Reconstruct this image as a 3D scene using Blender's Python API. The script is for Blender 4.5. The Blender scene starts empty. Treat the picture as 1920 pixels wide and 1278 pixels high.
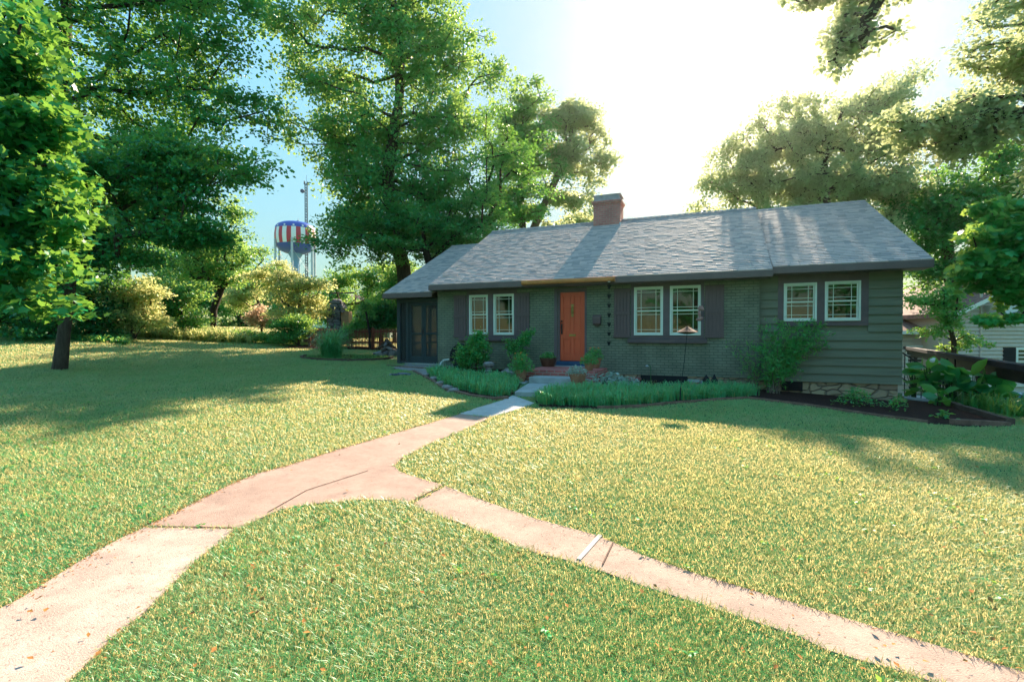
import bpy, math, random
import numpy as np
from mathutils import Vector, Matrix
from mathutils.geometry import delaunay_2d_cdt
random.seed(7); RNG = np.random.default_rng(7)
SC = bpy.context.scene; COL = SC.collection
# ------------------------------------------------------------------ camera, sky, sun, exposure
F = 900.0; PIT = math.atan((639-627)/F)
cam_d = bpy.data.cameras.new('camera'); cam = bpy.data.objects.new('camera', cam_d); COL.objects.link(cam)
cam.location = (0, 0, 0); cam.rotation_euler = (math.pi/2-PIT, 0, 0)
cam_d.sensor_width = 36; cam_d.lens = F/1920*36; cam_d.clip_start = .05; cam_d.clip_end = 3000
SC.camera = cam
SUN_AZ, SUN_EL = math.radians(24.5), math.radians(31.0)
W = bpy.data.worlds.new("World"); SC.world = W; W.use_nodes = True
wn, wl = W.node_tree.nodes, W.node_tree.links
bg = wn['Background']
sky = wn.new('ShaderNodeTexSky'); sky.sky_type = 'NISHITA'; sky.sun_disc = False
sky.sun_elevation = SUN_EL; sky.sun_rotation = SUN_AZ; sky.air_density = 1.0; sky.dust_density = .45; sky.ozone_density = 2.0
tint = wn.new('ShaderNodeMix'); tint.data_type = 'RGBA'; tint.blend_type = 'MULTIPLY'; tint.inputs[0].default_value = 1
tint.inputs[7].default_value = (.98, 1.0, .77, 1)
# an evener sky with a soft highlight shoulder: c * S / (1 + k luminance(c))
hs = wn.new('ShaderNodeHueSaturation'); hs.inputs['Saturation'].default_value = 1.3; wl.new(tint.outputs[2], hs.inputs['Color'])
bw = wn.new('ShaderNodeRGBToBW'); wl.new(hs.outputs[0], bw.inputs[0])
k1 = wn.new('ShaderNodeMath'); k1.operation = 'MULTIPLY_ADD'; k1.inputs[1].default_value = 6.2; k1.inputs[2].default_value = 1.0; wl.new(bw.outputs[0], k1.inputs[0])
k2 = wn.new('ShaderNodeMath'); k2.operation = 'DIVIDE'; k2.inputs[0].default_value = 1.0; wl.new(k1.outputs[0], k2.inputs[1])
k3 = wn.new('ShaderNodeVectorMath'); k3.operation = 'SCALE'; wl.new(hs.outputs[0], k3.inputs[0]); wl.new(k2.outputs[0], k3.inputs['Scale'])
wl.new(sky.outputs[0], tint.inputs[6]); wl.new(k3.outputs[0], bg.inputs[0]); bg.inputs[1].default_value = .58
sd = bpy.data.lights.new('sun', 'SUN'); so = bpy.data.objects.new('sun', sd); COL.objects.link(so)
sd.energy = 2.0; sd.angle = math.radians(.6); sd.color = (1, .82, .62)
sdir = Vector((math.sin(SUN_AZ)*math.cos(SUN_EL), math.cos(SUN_AZ)*math.cos(SUN_EL), math.sin(SUN_EL)))
so.rotation_euler = sdir.to_track_quat('Z', 'Y').to_euler(); so.location = (20, 40, 30)
SC.view_settings.view_transform = 'Standard'; SC.view_settings.look = 'None'
SC.view_settings.exposure = 3.1; SC.view_settings.gamma = 1
SC.cycles.max_bounces = 6; SC.cycles.transparent_max_bounces = 12; SC.cycles.diffuse_bounces = 3
# ------------------------------------------------------------------ photo pixel <-> world
def ray(px, py):
    u = (px-960)/F; v = (639-py)/F
    return np.array([u, math.cos(PIT)+v*math.sin(PIT), v*math.cos(PIT)-math.sin(PIT)])
def at(px, py, Y): d = ray(px, py); return d*(Y/d[1])
TH = math.atan(F/2179.); CT, ST = math.cos(TH), math.sin(TH)
C0 = np.array([9.196, 11.3065])
def HW(s, n): return (C0[0]+s*CT+n*ST, C0[1]-s*ST+n*CT)
ctl = [(0,2,-1.5),(-5,3,-1.47),(5,3,-1.52),(0,5,-1.47),(0,8,-1.42),(.3,10.2,-1.35),(1,11.8,-1.23),(4,8,-1.47),(6,5,-1.54),(-4,8,-1.33),(-8,8.5,-1.25),(-13,14,-.98),(-7,13,-1.1),(-20,26,-.1),(-15,25,-.42),(-10.2,23,-.72),(-21,20,-.14),(-8,24,-.66),(-5,22,-.8),(-7.1,19,-.92),(-4.2,17,-1.05),(-22,45,.6),(-12,45,.0),(-45,45,.8),(-14,5,-1.3),(-25,8,-1.0),(-40,15,-.3),(-3,13.6,-1.15),(0,12.9,-1.22),
 HW(-12.6,0)+(-1.06,),HW(-10,0)+(-1.12,),HW(-7,0)+(-1.24,),HW(-3,0)+(-1.45,),HW(0,0)+(-1.6,),HW(-8,8)+(-1.3,),HW(0,8)+(-2.0,),HW(-14,8)+(-1.1,),
 (6.5,8.5,-1.5),(9.4,8.9,-1.68),(10,6,-1.62),(12,5,-1.8),(11.4,13.2,-1.78),(12.6,12.2,-1.95),(16,18,-3.1),(14.5,14,-2.9),(16,12,-3.0),(22,24,-3.3),(15,8,-2.4),(30,20,-3.4),(30,40,-3.2),(10,30,-2.2),(0,35,-1.2),(0,-20,-1.5),(20,-10,-1.8),(-20,-15,-1.2),
 (0,120,-1),(-90,90,0),(90,90,-3),(90,-60,-2),(-90,-60,0),(0,-90,-1.5)]
cx = np.array(ctl); KM = np.linalg.norm(cx[:,None,:2]-cx[None,:,:2], axis=2)
N_ = len(cx); A = np.zeros((N_+1, N_+1)); A[:N_,:N_] = KM; A[:N_,N_] = 1; A[N_,:N_] = 1
sol = np.linalg.solve(A+np.diag([-.15]*N_+[0]), np.append(cx[:,2], 0))
def TZ(x, y):
    x = np.asarray(x, float); y = np.asarray(y, float)
    r = np.zeros(x.shape)+sol[N_]
    for i in range(N_): r = r+sol[i]*np.sqrt((x-cx[i,0])**2+(y-cx[i,1])**2+.3)
    return r
def tz(x, y): return float(TZ(x, y))
def G(px, py):
    d = ray(px, py); lo = 1.0; t = 1.0
    while t < 200:
        if d[2]*t < tz(d[0]*t, d[1]*t): break
        lo = t; t *= 1.03
    hi = t
    for _ in range(20):
        m = (lo+hi)/2
        if d[2]*m < tz(d[0]*m, d[1]*m): hi = m
        else: lo = m
    return (d[0]*hi, d[1]*hi)
# ------------------------------------------------------------------ materials
def mat(name, col, rough=.7, spec=.3, var=.0, vscale=3., bump=0., bscale=40., metal=0., col2=None, attr=False, streak=None):
    m = bpy.data.materials.new(name); m.use_nodes = True; nt = m.node_tree; n, l = nt.nodes, nt.links
    p = n['Principled BSDF']; p.inputs['Roughness'].default_value = rough; p.inputs['Specular IOR Level'].default_value = spec; p.inputs['Metallic'].default_value = metal
    c = (*col, 1); p.inputs['Base Color'].default_value = c
    tc = n.new('ShaderNodeTexCoord')
    if var or col2 or attr:
        mx = n.new('ShaderNodeMix'); mx.data_type = 'RGBA'
        mx.inputs[6].default_value = c; mx.inputs[7].default_value = (*(col2 or tuple(x*(1-var) for x in col)), 1)
        if attr:
            a = n.new('ShaderNodeAttribute'); a.attribute_name = 'tone'; l.new(a.outputs['Fac'], mx.inputs[0])
        else:
            t = n.new('ShaderNodeTexNoise'); t.inputs['Scale'].default_value = vscale; t.inputs['Detail'].default_value = 8; t.inputs['Roughness'].default_value = .65
            r = n.new('ShaderNodeMapRange'); r.inputs[1].default_value = .35; r.inputs[2].default_value = .65
            if streak:
                mp = n.new('ShaderNodeMapping'); mp.inputs['Scale'].default_value = streak; l.new(tc.outputs['Object'], mp.inputs[0]); l.new(mp.outputs[0], t.inputs['Vector'])
            else: l.new(tc.outputs['Object'], t.inputs['Vector'])
            l.new(t.outputs['Fac'], r.inputs[0]); l.new(r.outputs[0], mx.inputs[0])
        l.new(mx.outputs[2], p.inputs['Base Color'])
    if bump:
        t2 = n.new('ShaderNodeTexNoise'); t2.inputs['Scale'].default_value = bscale; t2.inputs['Detail'].default_value = 6
        l.new(tc.outputs['Object'], t2.inputs['Vector'])
        b = n.new('ShaderNodeBump'); b.inputs['Strength'].default_value = bump; b.inputs['Distance'].default_value = .02
        l.new(t2.outputs['Fac'], b.inputs['Height']); l.new(b.outputs[0], p.inputs['Normal'])
    return m
def foliage(name, dark, light, trans, tfac=.4, rough=.42, spec=.35):
    m = bpy.data.materials.new(name); m.use_nodes = True; nt = m.node_tree; n, l = nt.nodes, nt.links
    p = n['Principled BSDF']; p.inputs['Roughness'].default_value = rough; p.inputs['Specular IOR Level'].default_value = spec
    a = n.new('ShaderNodeAttribute'); a.attribute_name = 'tone'
    mx = n.new('ShaderNodeMix'); mx.data_type = 'RGBA'; mx.inputs[6].default_value = (*dark, 1); mx.inputs[7].default_value = (*light, 1)
    l.new(a.outputs['Fac'], mx.inputs[0]); l.new(mx.outputs[2], p.inputs['Base Color'])
    t = n.new('ShaderNodeBsdfTranslucent'); t.inputs[0].default_value = (*trans, 1)
    s = n.new('ShaderNodeMixShader'); s.inputs[0].default_value = tfac
    l.new(p.outputs[0], s.inputs[1]); l.new(t.outputs[0], s.inputs[2]); l.new(s.outputs[0], n['Material Output'].inputs[0])
    return m
def brickmat(name, c1, c2, mortar, bumpd=.012, swz=True, bw=.21, bh=.075, ms=.012):
    m = mat(name, c1, .75, .25); nt = m.node_tree; n, l = nt.nodes, nt.links; p = n['Principled BSDF']
    tc = n.new('ShaderNodeTexCoord'); sp = n.new('ShaderNodeSeparateXYZ'); cb = n.new('ShaderNodeCombineXYZ')
    l.new(tc.outputs['Object'], sp.inputs[0])
    ad = n.new('ShaderNodeMath'); ad.operation = 'ADD'; l.new(sp.outputs[0], ad.inputs[0]); l.new(sp.outputs[1], ad.inputs[1])
    l.new(ad.outputs[0], cb.inputs[0]); l.new(sp.outputs[2], cb.inputs[1])
    b = n.new('ShaderNodeTexBrick'); l.new(cb.outputs[0], b.inputs[0])
    b.inputs['Scale'].default_value = 1; b.inputs['Brick Width'].default_value = bw; b.inputs['Row Height'].default_value = bh
    b.inputs['Mortar Size'].default_value = ms; b.inputs['Mortar Smooth'].default_value = .4
    b.inputs['Color1'].default_value = (*c1, 1); b.inputs['Color2'].default_value = (*c2, 1); b.inputs['Mortar'].default_value = (*mortar, 1)
    nz = n.new('ShaderNodeTexNoise'); nz.inputs['Scale'].default_value = 2.2; nz.inputs['Detail'].default_value = 7; l.new(tc.outputs['Object'], nz.inputs[0])
    mr = n.new('ShaderNodeMapRange'); mr.inputs[1].default_value = .3; mr.inputs[2].default_value = .7; mr.inputs[3].default_value = .78; mr.inputs[4].default_value = 1.2
    l.new(nz.outputs[0], mr.inputs[0])
    mu = n.new('ShaderNodeVectorMath'); mu.operation = 'SCALE'; l.new(b.outputs['Color'], mu.inputs[0]); l.new(mr.outputs[0], mu.inputs['Scale'])
    l.new(mu.outputs[0], p.inputs['Base Color'])
    bp = n.new('ShaderNodeBump'); bp.inputs['Strength'].default_value = 1; bp.inputs['Distance'].default_value = bumpd; bp.invert = True
    l.new(b.outputs['Fac'], bp.inputs['Height']); l.new(bp.outputs[0], p.inputs['Normal'])
    return m
def stonemat(name, c1, c2, mortar, scale=3.2):
    m = mat(name, c1, .85, .2); nt = m.node_tree; n, l = nt.nodes, nt.links; p = n['Principled BSDF']
    tc = n.new('ShaderNodeTexCoord'); mp = n.new('ShaderNodeMapping'); mp.inputs['Scale'].default_value = (.75, 1, 1.5); l.new(tc.outputs['Object'], mp.inputs[0])
    dn = n.new('ShaderNodeTexNoise'); dn.inputs['Scale'].default_value = 3; l.new(mp.outputs[0], dn.inputs[0])
    av = n.new('ShaderNodeMix'); av.data_type = 'RGBA'; av.inputs[0].default_value = .18; l.new(mp.outputs[0], av.inputs[6]); l.new(dn.outputs[1], av.inputs[7])
    v = n.new('ShaderNodeTexVoronoi'); v.inputs['Scale'].default_value = scale; l.new(av.outputs[2], v.inputs[0])
    e = n.new('ShaderNodeTexVoronoi'); e.feature = 'DISTANCE_TO_EDGE'; e.inputs['Scale'].default_value = scale; l.new(av.outputs[2], e.inputs[0])
    sx = n.new('ShaderNodeSeparateColor'); l.new(v.outputs['Color'], sx.inputs[0])
    mx = n.new('ShaderNodeMix'); mx.data_type = 'RGBA'; mx.inputs[6].default_value = (*c1, 1); mx.inputs[7].default_value = (*c2, 1); l.new(sx.outputs[0], mx.inputs[0])
    mr = n.new('ShaderNodeMapRange'); mr.inputs[1].default_value = .0; mr.inputs[2].default_value = .09; l.new(e.outputs[0], mr.inputs[0])
    m2 = n.new('ShaderNodeMix'); m2.data_type = 'RGBA'; m2.inputs[6].default_value = (*mortar, 1); l.new(mr.outputs[0], m2.inputs[0]); l.new(mx.outputs[2], m2.inputs[7]); l.new(m2.outputs[2], p.inputs['Base Color'])
    nz = n.new('ShaderNodeTexNoise'); nz.inputs['Scale'].default_value = 18; nz.inputs['Detail'].default_value = 6; l.new(tc.outputs['Object'], nz.inputs[0])
    ad = n.new('ShaderNodeMath'); ad.operation = 'MULTIPLY_ADD'; ad.inputs[1].default_value = .5; l.new(nz.outputs[0], ad.inputs[0]); l.new(mr.outputs[0], ad.inputs[2])
    bp = n.new('ShaderNodeBump'); bp.inputs['Distance'].default_value = .04; l.new(ad.outputs[0], bp.inputs['Height']); l.new(bp.outputs[0], p.inputs['Normal'])
    return m
M = {}
M['brick'] = brickmat('painted_brick', (.205,.215,.155), (.185,.196,.140), (.120,.138,.10), .02)
M['red_brick'] = brickmat('red_brick', (.50,.13,.11), (.38,.09,.08), (.42,.30,.26), .01)
M['chimney'] = brickmat('chimney_brick', (.55,.20,.17), (.45,.16,.14), (.42,.26,.22), .01)
M['stone'] = stonemat('field_stone', (.46,.33,.21), (.30,.21,.15), (.20,.15,.11), 5.0)
M['greystone'] = stonemat('grey_stone', (.25,.25,.3), (.14,.13,.17), (.04,.04,.05), 3.5)
M['siding'] = mat('green_siding', (.185,.190,.135), .6, .3, .25, 2.0, .25, 60, streak=(.4,1,6))
M['trim'] = mat('plum_grey_trim', (.145,.10,.11), .55, .35, .25, 3, .15, 30)
M['shutter'] = mat('dark_plum_shutter', (.15,.095,.10), .55, .3, .25, 5, .2, 40, streak=(8,1,.7))
M['fascia'] = mat('dark_brown_fascia', (.165,.11,.105), .5, .35, .2, 3, .1, 20)
M['white'] = mat('white_trim', (.74,.76,.68), .45, .4, .08, 4)
M['navy'] = mat('teal_door_paint', (.018,.040,.050), .5, .35, .25, 3, .1, 30)
M['blue'] = mat('blue_threshold', (.02,.08,.17), .5, .35, .3, 6)
M['door'] = mat('orange_door', (.74,.095,.035), .42, .4, .14, 3, .15, 50, streak=(6,1,.6))
M['copper'] = mat('copper', (.78,.27,.10), .4, .5, .25, 5)
M['brass'] = mat('aged_brass', (.35,.24,.09), .35, .5, .2, 8, metal=.9)
M['black'] = mat('black_metal', (.02,.02,.022), .7, .2, .2, 8)
M['conc'] = mat('grey_concrete', (.42,.43,.42), .85, .2, .3, 2.5, .3, 90)
M['terra'] = mat('terracotta', (.42,.19,.11), .8, .2, .35, 5, .2, 50)
M['browndark'] = mat('brown_glazed', (.10,.04,.025), .4, .4, .3, 5)
M['soil'] = mat('potting_soil', (.03,.02,.015), .95, .1, .3, 20, .5, 60)
M['mulch'] = mat('mulch', (.065,.030,.022), .95, .1, .7, 25, 1, 60, col2=(.016,.008,.008))
M['bark'] = mat('bark', (.10,.075,.055), .9, .15, .5, 6, .9, 30, streak=(3,3,.5))
M['barkdark'] = mat('dark_bark', (.045,.034,.028), .9, .15, .5, 6, .9, 30, streak=(3,3,.5))
M['palebark'] = mat('pale_bark', (.22,.17,.13), .9, .15, .5, 6, .8, 30, streak=(3,3,.5))
M['stem'] = mat('stem', (.14,.09,.05), .8, .2, .3, 12)
M['gstem'] = mat('green_stem', (.05,.13,.04), .7, .2, .3, 12)
M['rock'] = mat('rock', (.30,.27,.26), .9, .2, .5, 9, .8, 16)
M['wood'] = mat('weathered_wood', (.16,.10,.075), .85, .2, .5, 6, .5, 40, streak=(1,1,8))
M['edging'] = mat('edging_wood', (.26,.15,.11), .85, .2, .5, 6, .5, 40)
M['redfence'] = mat('red_fence', (.24,.07,.04), .8, .2, .4, 6)
M['interior'] = mat('interior_paint', (.42,.25,.20), .9, .1, .1)
M['cream'] = mat('cream_siding', (.58,.50,.42), .7, .25, .1, 3)
M['palegreen'] = mat('pale_green_siding', (.42,.50,.42), .7, .25, .1, 3)
M['roofpink'] = mat('weathered_shingle', (.34,.20,.17), .85, .2, .5, 5, .5, 30)
M['steel'] = mat('galvanised_steel', (.45,.5,.55), .5, .4, .15, .5)
M['tred'] = mat('tank_red', (.50,.012,.03), .4, .4, .1, .3)
M['tblue'] = mat('tank_blue', (.01,.07,.40), .4, .4, .1, .3)
M['twhite'] = mat('tank_white', (.78,.78,.78), .4, .4, .06, .3)
M['carblue'] = mat('blue_car_paint', (.02,.22,.42), .25, .6, .05, 2)
M['rubber'] = mat('rubber', (.02,.02,.02), .8, .2, .2, 8)
M['pinkish'] = mat('pink_ceramic', (.45,.22,.20), .5, .4, .4, 12)
M['gravel'] = mat('gravel', (.42,.38,.36), .95, .1, .7, 45, 1, 50, col2=(.14,.12,.11))
def glassmat(name, tint=(.55,.6,.6), base=.12):
    m = bpy.data.materials.new(name); m.use_nodes = True; n, l = m.node_tree.nodes, m.node_tree.links
    n.remove(n['Principled BSDF']); t = n.new('ShaderNodeBsdfTransparent'); t.inputs[0].default_value = (*tint, 1)
    g = n.new('ShaderNodeBsdfGlossy'); g.inputs['Roughness'].default_value = .02
    f = n.new('ShaderNodeFresnel'); f.inputs[0].default_value = 1.45
    a = n.new('ShaderNodeMath'); a.operation = 'ADD'; a.use_clamp = True; a.inputs[1].default_value = base; l.new(f.outputs[0], a.inputs[0])
    s = n.new('ShaderNodeMixShader'); l.new(a.outputs[0], s.inputs[0]); l.new(t.outputs[0], s.inputs[1]); l.new(g.outputs[0], s.inputs[2]); l.new(s.outputs[0], n['Material Output'].inputs[0])
    return m
M['glass'] = glassmat('window_glass', (.42,.42,.40), .05)
M['carglass'] = glassmat('car_glass', (.08,.1,.14), .15)
M['iceglass'] = glassmat('ice_glass', (.55,.85,.9), .2)
def screenmat():
    m = bpy.data.materials.new('insect_screen'); m.use_nodes = True; n, l = m.node_tree.nodes, m.node_tree.links
    p = n['Principled BSDF']; p.inputs['Base Color'].default_value = (.03,.035,.035,1); p.inputs['Roughness'].default_value = .6
    t = n.new('ShaderNodeBsdfTransparent'); s = n.new('ShaderNodeMixShader'); s.inputs[0].default_value = .62
    l.new(t.outputs[0], s.inputs[1]); l.new(p.outputs[0], s.inputs[2]); l.new(s.outputs[0], n['Material Output'].inputs[0]); return m
M['screen'] = screenmat()
def shinglemat():
    m = mat('asphalt_shingle', (.54,.41,.37), .8, .25, attr=True, col2=(.30,.26,.25), bump=.15, bscale=120)
    return m
M['shingle'] = shinglemat()
def dry_patches(m, dry, trans2):
    n, l = m.node_tree.nodes, m.node_tree.links; p = n['Principled BSDF']; tc = n.new('ShaderNodeTexCoord')
    z = n.new('ShaderNodeTexNoise'); z.inputs['Scale'].default_value = .9; z.inputs['Detail'].default_value = 10; z.inputs['Roughness'].default_value = .7; l.new(tc.outputs['Object'], z.inputs[0])
    r = n.new('ShaderNodeMapRange'); r.inputs[1].default_value = .42; r.inputs[2].default_value = .66; r.inputs[4].default_value = .85; l.new(z.outputs[0], r.inputs[0])
    a = p.inputs['Base Color'].links[0].from_socket; mx = n.new('ShaderNodeMix'); mx.data_type = 'RGBA'; mx.inputs[7].default_value = (*dry, 1); l.new(a, mx.inputs[6]); l.new(r.outputs[0], mx.inputs[0]); l.new(mx.outputs[2], p.inputs['Base Color'])
    t = [x for x in n if x.type == 'BSDF_TRANSLUCENT'][0]; m2 = n.new('ShaderNodeMix'); m2.data_type = 'RGBA'; m2.inputs[6].default_value = t.inputs[0].default_value; m2.inputs[7].default_value = (*trans2, 1); l.new(r.outputs[0], m2.inputs[0]); l.new(m2.outputs[2], t.inputs[0])
# foliage kinds
M['grass'] = foliage('lawn_blade', (.003,.25,.068), (.02,.38,.11), (.84,.68,.30), .45, .4, .5)
dry_patches(M['grass'], (.07,.34,.12), (.95,.73,.38))
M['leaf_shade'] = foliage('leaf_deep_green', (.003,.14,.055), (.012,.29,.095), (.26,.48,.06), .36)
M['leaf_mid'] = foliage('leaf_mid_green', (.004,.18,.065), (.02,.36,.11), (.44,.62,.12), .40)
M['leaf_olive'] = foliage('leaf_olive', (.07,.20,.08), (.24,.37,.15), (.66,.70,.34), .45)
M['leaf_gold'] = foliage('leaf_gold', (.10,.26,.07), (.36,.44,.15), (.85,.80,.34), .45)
M['leaf_pink'] = foliage('leaf_pink', (.30,.22,.13), (.48,.34,.22), (.9,.62,.42), .45)
M['leaf_bright'] = foliage('leaf_bright', (.01,.24,.07), (.04,.44,.13), (.40,.55,.09), .42)
M['border'] = foliage('border_grass', (.005,.26,.095), (.05,.50,.20), (.50,.60,.14), .3, .35, .5)
M['bigleaf'] = foliage('broad_leaf', (.006,.17,.06), (.03,.34,.11), (.30,.65,.08), .35, .35, .5)
M['silver'] = foliage('silvery_leaf', (.20,.30,.24), (.45,.52,.48), (.5,.6,.4), .3)
M['litter'] = mat('dry_litter', (.45,.20,.06), .9, .1, .5, 30)
M['whiteflower'] = mat('white_petal', (.8,.8,.78), .6, .3)
M['redflower'] = mat('red_petal', (.6,.02,.02), .6, .3)
M['orangeflower'] = mat('orange_petal', (.7,.22,.04), .6, .3)
# ------------------------------------------------------------------ object helpers
def tag(o, label=None, cat=None, group=None, kind=None):
    if label: o['label'] = label
    if cat: o['category'] = cat
    if group: o['group'] = group
    if kind: o['kind'] = kind
    return o
def empty(name, loc, rz=0, **k):
    o = bpy.data.objects.new(name, None); COL.objects.link(o); o.location = loc; o.rotation_euler = (0, 0, rz); o.empty_display_size = .2
    return tag(o, **k)
class MB:
    def __init__(s): s.v = []; s.f = []; s.m = []; s.cur = 0
    def add(s, vs, fs):
        b = len(s.v); s.v += [tuple(map(float, v)) for v in vs]; s.f += [tuple(b+i for i in f) for f in fs]; s.m += [s.cur]*len(fs); return s
    def box(s, x0, x1, y0, y1, z0, z1):
        return s.add([(x0,y0,z0),(x1,y0,z0),(x1,y1,z0),(x0,y1,z0),(x0,y0,z1),(x1,y0,z1),(x1,y1,z1),(x0,y1,z1)], [(0,3,2,1),(4,5,6,7),(0,1,5,4),(1,2,6,5),(2,3,7,6),(3,0,4,7)])
    def prism(s, poly, z0, z1):          # poly in xy
        n = len(poly); return s.add([(x,y,z0) for x,y in poly]+[(x,y,z1) for x,y in poly], [tuple(range(n-1,-1,-1)), tuple(range(n,2*n))]+[(i,(i+1)%n,n+(i+1)%n,n+i) for i in range(n)])
    def prismx(s, poly, x0, x1):         # poly in yz, extruded on x
        n = len(poly); return s.add([(x0,y,z) for y,z in poly]+[(x1,y,z) for y,z in poly], [tuple(range(n)), tuple(range(2*n-1,n-1,-1))]+[(i,n+i,n+(i+1)%n,(i+1)%n) for i in range(n)])
    def prismy(s, poly, y0, y1):         # poly in xz
        n = len(poly); return s.add([(x,y0,z) for x,z in poly]+[(x,y1,z) for x,z in poly], [tuple(range(n)), tuple(range(2*n-1,n-1,-1))]+[(i,n+i,n+(i+1)%n,(i+1)%n) for i in range(n)])
    def tube(s, pts, r, n=8):
        pts = [Vector(p) for p in pts]; rs = r if hasattr(r, '__len__') else [r]*len(pts)
        vs = []; fs = []
        for i, p in enumerate(pts):
            d = (pts[min(i+1,len(pts)-1)]-pts[max(i-1,0)]).normalized()
            a = d.orthogonal().normalized() if abs(d.z) > .99 or True else None
            ref = Vector((0,0,1)) if abs(d.z) < .9 else Vector((1,0,0))
            a = d.cross(ref).normalized(); b = d.cross(a)
            for k in range(n):
                t = 2*math.pi*k/n; vs.append(p+(a*math.cos(t)+b*math.sin(t))*rs[i])
        for i in range(len(pts)-1):
            for k in range(n): fs.append((i*n+k, i*n+(k+1)%n, (i+1)*n+(k+1)%n, (i+1)*n+k))
        fs += [tuple(range(n-1,-1,-1)), tuple(range((len(pts)-1)*n, len(pts)*n))]
        return s.add(vs, fs)
    def lathe(s, prof, n=24, c=(0,0,0), mats=None):
        vs = [(c[0]+r*math.cos(2*math.pi*k/n), c[1]+r*math.sin(2*math.pi*k/n), c[2]+z) for r, z in prof for k in range(n)]
        b = len(s.v); s.v += vs
        for i in range(len(prof)-1):
            for k in range(n):
                s.f.append((b+i*n+k, b+i*n+(k+1)%n, b+(i+1)*n+(k+1)%n, b+(i+1)*n+k)); s.m.append(mats(i,k) if mats else s.cur)
        return s
    def ball(s, c, r, n=8, jit=0, sq=(1,1,1)):
        b = len(s.v); vs = []; m = n//2+1
        for i in range(m+1):
            ph = math.pi*i/m
            for k in range(n):
                t = 2*math.pi*k/n; q = 1+random.uniform(-jit,jit)
                if i in (0,m): q = 1
                vs.append((c[0]+r*sq[0]*q*math.sin(ph)*math.cos(t), c[1]+r*sq[1]*q*math.sin(ph)*math.sin(t), c[2]+r*sq[2]*q*math.cos(ph)))
        fs = [(i*n+k, (i+1)*n+k, (i+1)*n+(k+1)%n, i*n+(k+1)%n) for i in range(m) for k in range(n)]
        return s.add(vs, fs)
    def build(s, name, mats, parent=None, bevel=0, smooth=False, loc=None, **k):
        me = bpy.data.meshes.new(name); me.from_pydata(s.v, [], s.f)
        for mm in (mats if isinstance(mats, (list, tuple)) else [mats]): me.materials.append(mm)
        me.polygons.foreach_set('material_index', s.m)
        if smooth: me.polygons.foreach_set('use_smooth', [True]*len(me.polygons))
        me.validate(); me.update()
        o = bpy.data.objects.new(name, me); COL.objects.link(o)
        if parent: o.parent = parent
        if loc is not None: o.location = loc
        if bevel:
            b = o.modifiers.new('bevel', 'BEVEL'); b.width = bevel; b.segments = 2; b.limit_method = 'ANGLE'
        return tag(o, **k)
def copy_tree(o, parent=None):
    c = o.copy(); COL.objects.link(c); c.parent = parent
    for ch in list(o.children): copy_tree(ch, c)
    return c
def npmesh(name, verts, nper, tmplfaces, tone, m, parent=None, **k):
    """verts (N,nper,3): N copies of one small template; tone (N,)"""
    N = len(verts); me = bpy.data.meshes.new(name)
    me.vertices.add(N*nper); me.vertices.foreach_set('co', np.ascontiguousarray(verts, dtype=np.float32).ravel())
    fl = [len(f) for f in tmplfaces]; idx = np.concatenate([np.array(f) for f in tmplfaces])
    loops = (np.arange(N)[:,None]*nper+idx[None,:]).ravel()
    me.loops.add(len(loops)); me.loops.foreach_set('vertex_index', loops.astype(np.int32))
    tot = np.tile(np.array(fl), N); st = np.concatenate([[0], np.cumsum(tot)[:-1]])
    me.polygons.add(len(tot)); me.polygons.foreach_set('loop_start', st.astype(np.int32)); me.polygons.foreach_set('loop_total', tot.astype(np.int32))
    me.update(calc_edges=True)
    a = me.attributes.new('tone', 'FLOAT', 'POINT'); a.data.foreach_set('value', np.repeat(np.clip(tone,0,1), nper).astype(np.float32))
    me.materials.append(m)
    o = bpy.data.objects.new(name, me); COL.objects.link(o)
    if parent: o.parent = parent
    return tag(o, **k)
def unit(a): return a/np.maximum(np.linalg.norm(a, axis=-1, keepdims=True), 1e-9)
LEAF4 = np.array([[0,0,0],[.33,.5,.08],[0,1.,-.05],[-.33,.5,.08]]); F4 = [(0,1,2),(0,2,3)]
_ml = [(0,0),(.22,.06),(.5,.02),(.42,.32),(.62,.55),(.3,.58),(.0,1.0),(-.3,.58),(-.62,.55),(-.42,.32),(-.5,.02),(-.22,.06)]
MAPLE = np.array([[x,y,.12*abs(x)] for x,y in _ml]+[[0,.4,0]]); FM = [(12,i,(i+1)%12) for i in range(12)]
LANCE = np.array([[0,0,0],[.14,.4,.03],[0,1.,-.12],[-.14,.4,.03]])
def leaves(pos, size, up=1.0, tmpl=LEAF4, droop=.25, outward=None):
    N = len(pos)
    nrm = RNG.normal(size=(N,3))*.75; nrm[:,2] += up; nrm = unit(nrm)
    t = RNG.normal(size=(N,3)); t[:,2] -= droop
    if outward is not None: t = t*.6+outward
    t = unit(t-nrm*np.sum(t*nrm,1,keepdims=True)); b = np.cross(nrm, t)
    sz = (np.asarray(size)*RNG.uniform(.65,1.25,N))[:,None,None]
    return pos[:,None,:]+sz*(tmpl[None,:,0:1]*b[:,None,:]+tmpl[None,:,1:2]*t[:,None,:]+tmpl[None,:,2:3]*nrm[:,None,:])
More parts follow.
